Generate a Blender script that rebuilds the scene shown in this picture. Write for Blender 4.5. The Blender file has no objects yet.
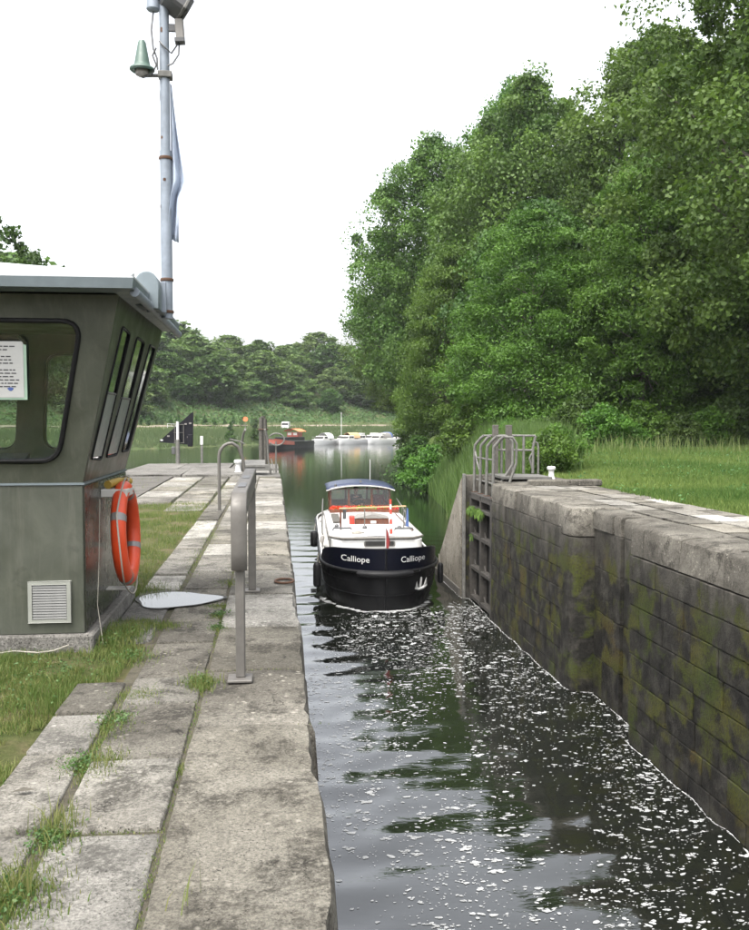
import bpy, bmesh, math, random
import numpy as np
from mathutils import Vector, Matrix
from mathutils.geometry import tessellate_polygon

# ------------------------------------------------------------------ camera, sky, sun, exposure
S = bpy.context.scene
COL = S.collection
R = math.radians
random.seed(7)
WATER = -3.3                                   # water level; the quay top is z = 0

cam_d = bpy.data.cameras.new('camera')
cam = bpy.data.objects.new('camera', cam_d)
COL.objects.link(cam)
cam_d.sensor_fit = 'VERTICAL'
cam_d.sensor_height = 24.0
cam_d.lens = 24.0 * 904 / 930
cam_d.clip_start = 0.05
cam_d.clip_end = 3000
cam.location = (0, 0, 1.7)
cam.rotation_euler = (R(90 - 2.724), 0, R(-6.337))
S.camera = cam

SUN_EL, SUN_AZ = 62.0, 215.0                   # high, from behind the left shoulder (compass style, clockwise from +Y)
w = bpy.data.worlds.new('World')
S.world = w
w.use_nodes = True
nt = w.node_tree
nt.nodes.clear()
sky = nt.nodes.new('ShaderNodeTexSky')
sky.sky_type = 'NISHITA'
sky.sun_disc = False
sky.sun_elevation = R(SUN_EL)
sky.sun_rotation = R(SUN_AZ)
sky.air_density = 1.0
sky.dust_density = 6.0
hs = nt.nodes.new('ShaderNodeHueSaturation')   # overcast: the cloud sheet takes the blue out
hs.inputs['Saturation'].default_value = 0.22
hs.inputs['Value'].default_value = 1.0
bg = nt.nodes.new('ShaderNodeBackground')
bg.inputs['Strength'].default_value = 0.15
wo = nt.nodes.new('ShaderNodeOutputWorld')
nt.links.new(sky.outputs[0], hs.inputs['Color'])
nt.links.new(hs.outputs[0], bg.inputs['Color'])
nt.links.new(bg.outputs[0], wo.inputs['Surface'])

sun_d = bpy.data.lights.new('sun', 'SUN')
sun_d.energy = 0.5
sun_d.angle = R(25)
sun_d.color = (1.0, 0.96, 0.90)
sun = bpy.data.objects.new('sun', sun_d)
COL.objects.link(sun)
sun.location = (-20, -20, 60)
_d = Vector((math.sin(R(SUN_AZ)) * math.cos(R(SUN_EL)), math.cos(R(SUN_AZ)) * math.cos(R(SUN_EL)), math.sin(R(SUN_EL))))
sun.rotation_euler = _d.to_track_quat('Z', 'Y').to_euler()

S.view_settings.view_transform = 'Standard'
S.view_settings.look = 'None'
S.view_settings.gamma = 1.0
S.view_settings.exposure = 2.0
S.render.engine = 'CYCLES'
S.cycles.max_bounces = 8
S.cycles.transparent_max_bounces = 16
S.cycles.use_denoising = True

# ------------------------------------------------------------------ helpers
def rng(seed):
    return np.random.default_rng(seed)


class MB:
    """collects shapes; build() links them as ONE mesh object"""
    def __init__(self):
        self.v = []
        self.f = []

    def add(self, v, f):
        o = len(self.v)
        self.v += [tuple(p) for p in v]
        self.f += [tuple(i + o for i in q) for q in f]
        return self

    def box(self, x0, x1, y0, y1, z0, z1):
        v = [(x0, y0, z0), (x1, y0, z0), (x1, y1, z0), (x0, y1, z0), (x0, y0, z1), (x1, y0, z1), (x1, y1, z1), (x0, y1, z1)]
        return self.add(v, [(3, 2, 1, 0), (4, 5, 6, 7), (0, 1, 5, 4), (1, 2, 6, 5), (2, 3, 7, 6), (3, 0, 4, 7)])

    def hexa(self, b, t):
        """eight corners: bottom ring b, top ring t (both counter-clockwise from above)"""
        return self.add(list(b) + list(t), [(3, 2, 1, 0), (4, 5, 6, 7), (0, 1, 5, 4), (1, 2, 6, 5), (2, 3, 7, 6), (3, 0, 4, 7)])

    def tube(self, pts, r, n=8, cap=True, closed=False, flat=None):
        pts = [Vector(p) for p in pts]
        m = len(pts)
        rr = r if isinstance(r, (list, tuple)) else [r] * m
        vs, fs = [], []
        prev = None
        for i, p in enumerate(pts):
            if closed:
                t = (pts[(i + 1) % m] - pts[i - 1]).normalized()
            else:
                t = (pts[min(i + 1, m - 1)] - pts[max(i - 1, 0)]).normalized()
            if prev is None:
                a = Vector((0, 0, 1)) if abs(t.z) < 0.9 else Vector((1, 0, 0))
                u = t.cross(a).normalized()
            else:
                u = (prev - t * prev.dot(t)).normalized()
            prev = u
            w_ = t.cross(u)
            for k in range(n):
                an = 2 * math.pi * (k + 0.5) / n
                ca, sa = math.cos(an), math.sin(an)
                if flat:
                    vs.append(p + u * ca * rr[i] * flat[0] + w_ * sa * rr[i] * flat[1])
                else:
                    vs.append(p + u * ca * rr[i] + w_ * sa * rr[i])
        segs = m if closed else m - 1
        for i in range(segs):
            for k in range(n):
                a = i * n + k
                b = i * n + (k + 1) % n
                c = ((i + 1) % m) * n + (k + 1) % n
                d = ((i + 1) % m) * n + k
                fs.append((a, b, c, d))
        if cap and not closed:
            fs.append(tuple(range(n - 1, -1, -1)))
            fs.append(tuple((m - 1) * n + k for k in range(n)))
        return self.add(vs, fs)

    def lathe(self, prof, n=16, c=(0, 0, 0), cap=True):
        vs, fs = [], []
        for (r, z) in prof:
            for k in range(n):
                a = 2 * math.pi * k / n
                vs.append((c[0] + r * math.cos(a), c[1] + r * math.sin(a), c[2] + z))
        for i in range(len(prof) - 1):
            for k in range(n):
                fs.append((i * n + k, i * n + (k + 1) % n, (i + 1) * n + (k + 1) % n, (i + 1) * n + k))
        if cap:
            fs.append(tuple(range(n - 1, -1, -1)))
            fs.append(tuple((len(prof) - 1) * n + k for k in range(n)))
        return self.add(vs, fs)

    def prism(self, poly, fn, d0, d1):
        """poly: 2D outline; fn(a, b, d) -> xyz"""
        n = len(poly)
        v = [fn(a, b, d0) for a, b in poly] + [fn(a, b, d1) for a, b in poly]
        f = [tuple(range(n - 1, -1, -1)), tuple(range(n, 2 * n))]
        f += [(i, (i + 1) % n, n + (i + 1) % n, n + i) for i in range(n)]
        return self.add(v, f)

    def plate(self, outer, holes, fn, d0, d1):
        """flat plate with real openings"""
        loops = [outer] + holes
        flat = [p for l in loops for p in l]
        tris = tessellate_polygon([[Vector((a, b, 0)) for a, b in l] for l in loops])
        n = len(flat)
        v = [fn(a, b, d0) for a, b in flat] + [fn(a, b, d1) for a, b in flat]
        f = []
        for t in tris:
            f.append(tuple(t))
            f.append(tuple(n + i for i in reversed(t)))
        o = 0
        for l in loops:
            m = len(l)
            f += [(o + i, o + (i + 1) % m, n + o + (i + 1) % m, n + o + i) for i in range(m)]
            o += m
        return self.add(v, f)

    def grid(self, rows):
        nx = len(rows[0])
        v = [p for r_ in rows for p in r_]
        f = [(j * nx + i, j * nx + i + 1, (j + 1) * nx + i + 1, (j + 1) * nx + i) for j in range(len(rows) - 1) for i in range(nx - 1)]
        return self.add(v, f)

    def mesh(self, name, smooth=None, bevel=0.0, seg=1, fixn=True):
        me = bpy.data.meshes.new(name)
        me.from_pydata(self.v, [], self.f)
        if bevel or fixn:
            bm = bmesh.new()
            bm.from_mesh(me)
            if bevel:
                bmesh.ops.remove_doubles(bm, verts=bm.verts, dist=1e-5)
                ed = [e for e in bm.edges if len(e.link_faces) == 2 and e.calc_face_angle(0) > 0.5]
                bmesh.ops.bevel(bm, geom=ed, offset=bevel, segments=seg, affect='EDGES', profile=0.5, clamp_overlap=True)
            if fixn:
                bmesh.ops.recalc_face_normals(bm, faces=bm.faces)
            bm.to_mesh(me)
            bm.free()
        if smooth:
            me.polygons.foreach_set('use_smooth', [True] * len(me.polygons))
            me.set_sharp_from_angle(angle=R(smooth))
        return me

    def build(self, name, mat, parent=None, smooth=None, bevel=0.0, seg=1, world=True, fixn=True):
        return link(name, self.mesh(name, smooth, bevel, seg, fixn), mat, parent, world)


def link(name, me, mat=None, parent=None, world=True):
    o = bpy.data.objects.new(name, me)
    COL.objects.link(o)
    if mat is not None and me is not None and not me.materials:
        me.materials.append(mat)
    if parent is not None:
        o.parent = parent
        if world:                               # built in scene coordinates: keep them under the parent
            r = parent
            m = Matrix.Identity(4)
            while r is not None:
                m = (Matrix.LocRotScale(r.location, r.rotation_euler, r.scale)) @ m if r.parent is None else (r.matrix_parent_inverse @ Matrix.LocRotScale(r.location, r.rotation_euler, r.scale)) @ m
                r = r.parent
            o.matrix_parent_inverse = m.inverted()
    return o


def tag(o, label=None, cat=None, group=None, kind=None):
    if label: o['label'] = label
    if cat: o['category'] = cat
    if group: o['group'] = group
    if kind: o['kind'] = kind
    return o


def thing(name, label, cat, loc=(0, 0, 0), rz=0, group=None):
    o = bpy.data.objects.new(name, None)
    COL.objects.link(o)
    o.empty_display_size = 0.2
    o.location = loc
    o.rotation_euler = (0, 0, rz)
    return tag(o, label, cat, group)


def copy_tree(o, parent=None):
    c = o.copy()
    COL.objects.link(c)
    if parent is not None:
        c.parent = parent
    for ch in [x for x in COL.objects if x.parent == o]:
        copy_tree(ch, c)
    return c


def np_mesh(name, verts, per, tint=None, faces=None):
    """mesh from a numpy array of polygons of `per` corners each (fast path for leaves and blades)"""
    verts = np.asarray(verts, np.float32).reshape(-1, 3)
    me = bpy.data.meshes.new(name)
    n = len(verts)
    me.vertices.add(n)
    me.vertices.foreach_set('co', verts.ravel())
    if faces is None:
        faces = np.arange(n, dtype=np.int32).reshape(-1, per)
    faces = np.asarray(faces, np.int32)
    me.loops.add(faces.size)
    me.loops.foreach_set('vertex_index', faces.ravel())
    me.polygons.add(len(faces))
    me.polygons.foreach_set('loop_start', np.arange(len(faces), dtype=np.int32) * faces.shape[1])
    if tint is not None:
        a = me.attributes.new('tint', 'FLOAT', 'POINT')
        a.data.foreach_set('value', np.asarray(tint, np.float32))
    me.update(calc_edges=True)
    return me


# ------------------------------------------------------------------ materials
def new_mat(name):
    m = bpy.data.materials.new(name)
    m.use_nodes = True
    t = m.node_tree
    return m, t, t.nodes['Principled BSDF'], t.nodes['Material Output']


def noise(t, vec, scale, detail=4, rough=0.55, dist=0.0):
    n = t.nodes.new('ShaderNodeTexNoise')
    n.inputs['Scale'].default_value = scale
    n.inputs['Detail'].default_value = detail
    n.inputs['Roughness'].default_value = rough
    n.inputs['Distortion'].default_value = dist
    if vec is not None:
        t.links.new(vec, n.inputs['Vector'])
    return n.outputs['Fac']


def ramp(t, fac, stops, interp='LINEAR'):
    n = t.nodes.new('ShaderNodeValToRGB')
    n.color_ramp.interpolation = interp
    el = n.color_ramp.elements
    while len(el) < len(stops):
        el.new(0.5)
    for e, (p, c) in zip(el, stops):
        e.position = p
        e.color = (c, c, c, 1) if isinstance(c, (int, float)) else (*c, 1)
    t.links.new(fac, n.inputs['Fac'])
    return n.outputs['Color']


def mix(t, fac, a, b, typ='MIX'):
    n = t.nodes.new('ShaderNodeMix')
    n.data_type = 'RGBA'
    n.blend_type = typ
    for k, val in ((0, fac), (6, a), (7, b)):
        sock = n.inputs[k]
        if hasattr(val, 'is_linked'):
            t.links.new(val, sock)
        elif isinstance(val, (int, float)):
            sock.default_value = val if k == 0 else (val, val, val, 1)
        else:
            sock.default_value = (*val, 1)
    return n.outputs[2]


def math_n(t, op, a, b=None, clamp=False):
    n = t.nodes.new('ShaderNodeMath')
    n.operation = op
    n.use_clamp = clamp
    for i, v in enumerate((a, b)):
        if v is None: continue
        if hasattr(v, 'is_linked'): t.links.new(v, n.inputs[i])
        else: n.inputs[i].default_value = v
    return n.outputs[0]


def pos(t, scale=(1, 1, 1), world=True):
    if world:
        v = t.nodes.new('ShaderNodeNewGeometry').outputs['Position']
    else:
        v = t.nodes.new('ShaderNodeTexCoord').outputs['Object']
    mp = t.nodes.new('ShaderNodeMapping')
    mp.inputs['Scale'].default_value = scale
    t.links.new(v, mp.inputs['Vector'])
    return mp.outputs[0]


def bump(t, bsdf, h, strength=0.4, dist=0.02):
    b = t.nodes.new('ShaderNodeBump')
    b.inputs['Strength'].default_value = strength
    b.inputs['Distance'].default_value = dist
    t.links.new(h, b.inputs['Height'])
    t.links.new(b.outputs[0], bsdf.inputs['Normal'])


def obj_rand(t, lo, hi):
    r_ = t.nodes.new('ShaderNodeObjectInfo').outputs['Random']
    mr = t.nodes.new('ShaderNodeMapRange')
    mr.inputs[3].default_value = lo
    mr.inputs[4].default_value = hi
    t.links.new(r_, mr.inputs[0])
    return mr.outputs[0]


def m_plain(name, col, rough=0.5, metal=0.0, var=0.12, scale=6.0, bstr=0.0, world=False, spec=0.5, coat=0.0):
    """painted / metal / plastic surface with slight unevenness of colour and gloss"""
    m, t, b, _ = new_mat(name)
    v = pos(t, world=world)
    n1 = noise(t, v, scale, 5, 0.6)
    c = ramp(t, n1, [(0.3, tuple(x * (1 - var) for x in col)), (0.7, tuple(min(1, x * (1 + var)) for x in col))])
    t.links.new(c, b.inputs['Base Color'])
    n2 = noise(t, v, scale * 2.3, 4, 0.6)
    rr = ramp(t, n2, [(0.3, max(0.02, rough * 0.8)), (0.7, min(1, rough * 1.2))])
    t.links.new(rr, b.inputs['Roughness'])
    b.inputs['Metallic'].default_value = metal
    b.inputs['Specular IOR Level'].default_value = spec
    b.inputs['Coat Weight'].default_value = coat
    if bstr:
        bump(t, b, noise(t, v, scale * 8, 4), bstr, 0.01)
    return m


def m_stone(name, dark, mid, light, spots=0.5, scale=1.0, var=(0.70, 1.12)):
    """weathered limestone: faint bedding blotches, black lichen stains, pale lichen rings, sandy grain and pits"""
    m, t, b, _ = new_mat(name)
    v = pos(t)
    big = noise(t, v, 0.9 * scale, 5, 0.6, 0.4)
    c = ramp(t, big, [(0.28, tuple((a + q) / 2 for a, q in zip(dark, mid))), (0.46, mid), (0.68, light)])
    fine = noise(t, v, 70 * scale, 5, 0.75)
    c = mix(t, 0.8, c, ramp(t, fine, [(0.34, 0.35), (0.50, 0.98), (0.68, 1.5)]), 'MULTIPLY')
    c = mix(t, 0.45, c, ramp(t, noise(t, v, 17 * scale, 7, 0.75, 0.8), [(0.36, 0.42), (0.50, 1.0), (0.66, 1.35)]), 'MULTIPLY')
    # black lichen: ragged stains of many sizes
    st = math_n(t, 'MULTIPLY', ramp(t, noise(t, v, 2.3 * scale, 9, 0.78, 0.3), [(0.50, 0.0), (0.58, 0.85)]), ramp(t, noise(t, v, 38 * scale, 4, 0.7), [(0.36, 0.15), (0.52, 1.0)]))
    c = mix(t, st, c, tuple(x * 0.75 for x in dark))
    # pale crusts
    vo = t.nodes.new('ShaderNodeTexVoronoi')
    vo.inputs['Scale'].default_value = 19 * scale
    t.links.new(v, vo.inputs['Vector'])
    sp = math_n(t, 'MULTIPLY', ramp(t, vo.outputs['Distance'], [(0.16, 1.0), (0.34, 0.0)]), ramp(t, noise(t, v, 4.1 * scale, 5, 0.7), [(0.52, 0.0), (0.62, spots)]))
    c = mix(t, sp, c, tuple(min(0.55, x * 1.55) for x in light))
    # pits
    vp = t.nodes.new('ShaderNodeTexVoronoi')
    vp.inputs['Scale'].default_value = 55 * scale
    t.links.new(v, vp.inputs['Vector'])
    pit = math_n(t, 'MULTIPLY', ramp(t, vp.outputs['Distance'], [(0.12, 1.0), (0.24, 0.0)]), ramp(t, noise(t, v, 6 * scale, 4), [(0.46, 0.0), (0.6, 0.9)]))
    c = mix(t, pit, c, tuple(x * 0.4 for x in dark))
    # hairline cracks
    vd = t.nodes.new('ShaderNodeVectorMath'); vd.operation = 'ADD'
    nv = t.nodes.new('ShaderNodeTexNoise'); nv.inputs['Scale'].default_value = 5.0; nv.inputs['Detail'].default_value = 6
    t.links.new(v, nv.inputs['Vector'])
    ns = t.nodes.new('ShaderNodeVectorMath'); ns.operation = 'SCALE'; ns.inputs['Scale'].default_value = 0.35
    t.links.new(nv.outputs['Color'], ns.inputs[0]); t.links.new(v, vd.inputs[0]); t.links.new(ns.outputs[0], vd.inputs[1])
    vc = t.nodes.new('ShaderNodeTexVoronoi'); vc.feature = 'DISTANCE_TO_EDGE'; vc.inputs['Scale'].default_value = 1.15 * scale
    t.links.new(vd.outputs[0], vc.inputs['Vector'])
    ck = math_n(t, 'MULTIPLY', ramp(t, vc.outputs['Distance'], [(0.0, 1.0), (0.007, 0.0)]), ramp(t, noise(t, v, 1.4, 3), [(0.50, 0.0), (0.58, 0.9)]))
    c = mix(t, ck, c, tuple(x * 0.35 for x in dark))
    sc = t.nodes.new('ShaderNodeVectorMath'); sc.operation = 'SCALE'
    t.links.new(c, sc.inputs[0]); t.links.new(obj_rand(t, *var), sc.inputs['Scale'])
    t.links.new(sc.outputs[0], b.inputs['Base Color'])
    b.inputs['Roughness'].default_value = 0.92
    b.inputs['Specular IOR Level'].default_value = 0.2
    h = mix(t, 0.45, noise(t, v, 11 * scale, 9, 0.75), noise(t, v, 60 * scale, 6, 0.75))
    h = mix(t, pit, h, 0.0)
    bump(t, b, h, 1.0, 0.035)
    return m


def m_wall(name):
    """lock wall: grey weathered masonry above, dark wet algae and moss patches towards the water"""
    m, t, b, _ = new_mat(name)
    v = pos(t)
    vs = pos(t, (1.6, 1.6, 0.35))
    base = ramp(t, noise(t, v, 2.2, 7, 0.65), [(0.3, (0.06, 0.055, 0.046)), (0.5, (0.13, 0.120, 0.101)), (0.7, (0.20, 0.187, 0.158))])
    base = mix(t, 0.6, base, ramp(t, noise(t, v, 24, 6, 0.7), [(0.3, 0.4), (0.7, 1.25)]), 'MULTIPLY')
    sep = t.nodes.new('ShaderNodeSeparateXYZ')
    t.links.new(t.nodes.new('ShaderNodeNewGeometry').outputs['Position'], sep.inputs[0])
    # tide of grime: height wobbled by vertical streaks
    zz = math_n(t, 'ADD', sep.outputs['Z'], math_n(t, 'MULTIPLY', math_n(t, 'SUBTRACT', noise(t, vs, 1.8, 7, 0.7), 0.5), 1.9))
    dirt = ramp(t, math_n(t, 'MULTIPLY_ADD' if False else 'MULTIPLY', math_n(t, 'ADD', zz, 3.4), 0.29), [(0.0, 1.0), (0.68, 0.98), (0.86, 0.72), (1.0, 0.15)])
    wet = ramp(t, noise(t, v, 3.5, 6, 0.7), [(0.35, (0.007, 0.0068, 0.006)), (0.5, (0.018, 0.017, 0.0145)), (0.68, (0.048, 0.045, 0.038))])
    c = mix(t, dirt, base, wet)
    # moss patches, block by block and by noise
    mo = math_n(t, 'ADD', noise(t, v, 1.9, 5, 0.65, 0.3), math_n(t, 'MULTIPLY', math_n(t, 'SUBTRACT', obj_rand(t, 0, 1), 0.5), 0.09))
    mo = ramp(t, mo, [(0.48, 0.0), (0.57, 0.9)])
    mo = math_n(t, 'MULTIPLY', mo, ramp(t, math_n(t, 'MULTIPLY', math_n(t, 'ADD', zz, 3.4), 0.29), [(0.02, 0.35), (0.2, 1.0), (0.75, 0.9), (0.88, 0.0)]))
    mo = math_n(t, 'MULTIPLY', mo, ramp(t, noise(t, v, 30, 5, 0.7), [(0.36, 0.15), (0.55, 1.0)]))
    mc = ramp(t, noise(t, v, 0.9, 3), [(0.35, (0.036, 0.050, 0.007)), (0.52, (0.056, 0.060, 0.010)), (0.68, (0.060, 0.044, 0.013))])
    c = mix(t, mo, c, mc)
    t.links.new(c, b.inputs['Base Color'])
    t.links.new(ramp(t, dirt, [(0.0, 0.9), (1.0, 0.68)]), b.inputs['Roughness'])
    b.inputs['Specular IOR Level'].default_value = 0.12
    h = mix(t, 0.5, noise(t, v, 7, 8, 0.7), noise(t, v, 35, 6, 0.7))
    bump(t, b, h, 1.0, 0.05)
    return m


def m_leaf(name, dark, light, trans=0.35, rough=0.55):
    m, t, b, out = new_mat(name)
    at = t.nodes.new('ShaderNodeAttribute')
    at.attribute_name = 'tint'
    c = ramp(t, at.outputs['Fac'], [(0.0, dark), (1.0, light)])
    r_ = t.nodes.new('ShaderNodeObjectInfo').outputs['Random']
    h = t.nodes.new('ShaderNodeHueSaturation')
    t.links.new(c, h.inputs['Color'])
    mr = t.nodes.new('ShaderNodeMapRange'); mr.inputs[3].default_value = 0.485; mr.inputs[4].default_value = 0.515
    t.links.new(r_, mr.inputs[0]); t.links.new(mr.outputs[0], h.inputs['Hue'])
    mr2 = t.nodes.new('ShaderNodeMapRange'); mr2.inputs[3].default_value = 0.85; mr2.inputs[4].default_value = 1.15
    t.links.new(r_, mr2.inputs[0]); t.links.new(mr2.outputs[0], h.inputs['Value'])
    c = h.outputs[0]
    t.links.new(c, b.inputs['Base Color'])
    b.inputs['Roughness'].default_value = rough
    b.inputs['Specular IOR Level'].default_value = 0.3
    tr = t.nodes.new('ShaderNodeBsdfTranslucent')
    t.links.new(mix(t, 0.5, c, (0.9, 1.0, 0.35), 'MULTIPLY'), tr.inputs['Color'])
    ms = t.nodes.new('ShaderNodeMixShader')
    ms.inputs[0].default_value = trans
    t.links.new(b.outputs[0], ms.inputs[1]); t.links.new(tr.outputs[0], ms.inputs[2])
    t.links.new(ms.outputs[0], out.inputs['Surface'])
    return m


def m_ground(name, stops, scale=1.2, fine=20, bstr=0.6):
    m, t, b, _ = new_mat(name)
    v = pos(t)
    c = ramp(t, noise(t, v, scale, 6, 0.65, 0.3), stops)
    c = mix(t, 0.5, c, ramp(t, noise(t, v, fine, 5, 0.7), [(0.3, 0.45), (0.7, 1.3)]), 'MULTIPLY')
    t.links.new(c, b.inputs['Base Color'])
    b.inputs['Roughness'].default_value = 0.95
    b.inputs['Specular IOR Level'].default_value = 0.1
    bump(t, b, noise(t, v, fine * 1.5, 6, 0.7), bstr, 0.03)
    return m


def m_glass(name, tintc=(0.82, 0.88, 0.86), rough=0.02, fk=2.0, dust=(0.01, 0.07)):
    m, t, b, out = new_mat(name)
    t.nodes.remove(b)
    tr = t.nodes.new('ShaderNodeBsdfTransparent'); tr.inputs['Color'].default_value = (*tintc, 1)
    gl = t.nodes.new('ShaderNodeBsdfGlossy'); gl.inputs['Roughness'].default_value = rough
    fr = t.nodes.new('ShaderNodeFresnel'); fr.inputs['IOR'].default_value = 1.5
    # thin film of dust; on the hut's side panes it paints pale sky reflection
    df = t.nodes.new('ShaderNodeBsdfDiffuse'); df.inputs['Color'].default_value = (0.2, 0.215, 0.2, 1)
    m1 = t.nodes.new('ShaderNodeMixShader')
    m2 = t.nodes.new('ShaderNodeMixShader')
    dn = ramp(t, noise(t, pos(t), 6, 5, 0.7), [(0.35, dust[0]), (0.75, dust[1])])
    t.links.new(dn, m1.inputs[0]); t.links.new(tr.outputs[0], m1.inputs[1]); t.links.new(df.outputs[0], m1.inputs[2])
    t.links.new(math_n(t, 'MULTIPLY', fr.outputs[0], fk, True), m2.inputs[0]); t.links.new(m1.outputs[0], m2.inputs[1]); t.links.new(gl.outputs[0], m2.inputs[2])
    t.links.new(m2.outputs[0], out.inputs['Surface'])
    return m


def m_hut(name):
    """dull green paint: rain streaks, hand smudges, uneven sheen"""
    m, t, b, _ = new_mat(name)
    v = pos(t)
    c = ramp(t, noise(t, v, 2.4, 6, 0.65, 0.5), [(0.30, (0.034, 0.038, 0.027)), (0.55, (0.052, 0.056, 0.042)), (0.75, (0.072, 0.076, 0.058))])
    st = ramp(t, noise(t, pos(t, (9, 9, 0.8)), 2.0, 6, 0.7), [(0.5, 0.0), (0.72, 0.55)])
    c = mix(t, st, c, (0.088, 0.089, 0.070))
    sm = math_n(t, 'MULTIPLY', ramp(t, noise(t, v, 5.5, 3, 0.5, 1.2), [(0.56, 0.0), (0.66, 0.6)]), ramp(t, noise(t, v, 1.3, 2), [(0.45, 0.0), (0.6, 1.0)]))
    c = mix(t, sm, c, (0.022, 0.023, 0.017))
    t.links.new(c, b.inputs['Base Color'])
    t.links.new(ramp(t, noise(t, v, 4, 5, 0.65), [(0.3, 0.30), (0.7, 0.55)]), b.inputs['Roughness'])
    b.inputs['Metallic'].default_value = 0.1
    return m


def m_hullpaint(name):
    """black hull paint with pale rub marks, rust weeps and dull patches"""
    m, t, b, _ = new_mat(name)
    v = pos(t, world=False)
    c = ramp(t, noise(t, v, 2.5, 5, 0.6), [(0.3, (0.0035, 0.0035, 0.004)), (0.7, (0.008, 0.008, 0.0085))])
    sc = ramp(t, noise(t, pos(t, (1.2, 1.2, 9), False), 3.0, 7, 0.75), [(0.60, 0.0), (0.70, 0.55)])
    c = mix(t, sc, c, (0.035, 0.035, 0.034))
    ru = ramp(t, noise(t, pos(t, (7, 7, 0.9), False), 2.0, 6, 0.7), [(0.66, 0.0), (0.76, 0.5)])
    c = mix(t, ru, c, (0.030, 0.014, 0.008))
    t.links.new(c, b.inputs['Base Color'])
    t.links.new(ramp(t, noise(t, v, 5, 4, 0.6), [(0.3, 0.28), (0.7, 0.6)]), b.inputs['Roughness'])
    b.inputs['Specular IOR Level'].default_value = 0.25
    return m


def m_foam(name):
    """thin bubbly scum: broken up by tiny gaps through which the water shows"""
    m, t, b, out = new_mat(name)
    v = pos(t)
    t.links.new(ramp(t, noise(t, v, 9, 4), [(0.3, (0.27, 0.275, 0.27)), (0.7, (0.44, 0.445, 0.44))]), b.inputs['Base Color'])
    b.inputs['Roughness'].default_value = 0.9
    b.inputs['Specular IOR Level'].default_value = 0.2
    tr = t.nodes.new('ShaderNodeBsdfTransparent')
    ms = t.nodes.new('ShaderNodeMixShader')
    f = ramp(t, noise(t, v, 55, 3, 0.7), [(0.34, 0.45), (0.52, 1.0)])
    g_ = ramp(t, noise(t, v, 1.3, 3, 0.6), [(0.35, 0.55), (0.65, 1.1)])
    t.links.new(math_n(t, 'MULTIPLY', f, g_, True), ms.inputs[0])
    t.links.new(tr.outputs[0], ms.inputs[1]); t.links.new(b.outputs[0], ms.inputs[2])
    t.links.new(ms.outputs[0], out.inputs['Surface'])
    return m


M = {}
M['stone'] = m_stone('limestone', (0.066, 0.061, 0.051), (0.178, 0.167, 0.143), (0.262, 0.249, 0.217))
M['stone_warm'] = m_stone('warm_limestone', (0.060, 0.054, 0.043), (0.168, 0.155, 0.126), (0.25, 0.234, 0.196))
M['stone_pale'] = m_stone('pale_limestone', (0.13, 0.123, 0.107), (0.25, 0.238, 0.210), (0.36, 0.345, 0.308), 0.7)
M['coping'] = m_stone('coping_limestone', (0.042, 0.038, 0.031), (0.115, 0.106, 0.088), (0.195, 0.182, 0.153), 0.9)
M['concrete'] = m_stone('concrete', (0.085, 0.08, 0.07), (0.14, 0.133, 0.12), (0.195, 0.188, 0.17), 0.2, 0.8)
M['asphalt'] = m_ground('worn_asphalt', [(0.3, (0.07, 0.066, 0.06)), (0.7, (0.13, 0.122, 0.11))], 1.5, 40)
M['wall'] = m_wall('lock_masonry')
M['soil'] = m_ground('grassy_soil', [(0.30, (0.030, 0.045, 0.012)), (0.48, (0.055, 0.062, 0.022)), (0.62, (0.095, 0.080, 0.045)), (0.75, (0.075, 0.068, 0.034))], 1.6, 25)
M['lawn'] = m_ground('lawn_ground', [(0.30, (0.035, 0.068, 0.013)), (0.52, (0.060, 0.090, 0.022)), (0.70, (0.11, 0.105, 0.05))], 0.8, 14)
M['bank'] = m_ground('bank_ground', [(0.30, (0.035, 0.060, 0.020)), (0.52, (0.062, 0.082, 0.032)), (0.72, (0.12, 0.11, 0.06))], 0.25, 2.5)
M['path'] = m_ground('path_ground', [(0.3, (0.14, 0.12, 0.085)), (0.7, (0.21, 0.185, 0.14))], 0.5, 6)
M['mud'] = m_ground('river_bed', [(0.3, (0.02, 0.02, 0.014)), (0.7, (0.04, 0.038, 0.026))], 0.5, 6)
M['leaf_plane'] = m_leaf('plane_leaves', (0.030, 0.070, 0.012), (0.118, 0.198, 0.040), 0.40)
M['leaf_acacia'] = m_leaf('acacia_leaves', (0.032, 0.080, 0.010), (0.098, 0.190, 0.024), 0.40)
M['leaf_dark'] = m_leaf('dark_leaves', (0.020, 0.050, 0.009), (0.068, 0.125, 0.022), 0.38)
M['leaf_far'] = m_leaf('far_leaves', (0.044, 0.090, 0.024), (0.130, 0.205, 0.054), 0.4)
M['leaf_cover'] = m_leaf('hillside_cover', (0.035, 0.080, 0.022), (0.085, 0.160, 0.045))
M['grass'] = m_leaf('grass_blades', (0.055, 0.115, 0.018), (0.200, 0.200, 0.075), 0.35, 0.7)
M['grass_green'] = m_leaf('lawn_blades', (0.045, 0.098, 0.016), (0.150, 0.198, 0.050), 0.35, 0.8)
M['reed'] = m_leaf('reed_blades', (0.045, 0.105, 0.022), (0.12, 0.20, 0.055), 0.35, 0.6)
M['bank_blades'] = m_leaf('bank_grass_blades', (0.045, 0.078, 0.026), (0.125, 0.145, 0.060), 0.3, 0.8)
M['dry'] = m_leaf('dry_stems', (0.06, 0.11, 0.025), (0.19, 0.22, 0.085), 0.3, 0.8)
M['bark'] = m_ground('bark', [(0.3, (0.045, 0.04, 0.032)), (0.7, (0.13, 0.12, 0.10))], 1.2, 9, 0.9)
M['hut'] = m_hut('hut_green_paint')
M['hut_upper'] = m_plain('hut_side_paint', (0.048, 0.051, 0.038), 0.38, 0.2, 0.3, 2.6, 0.0, True)
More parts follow.
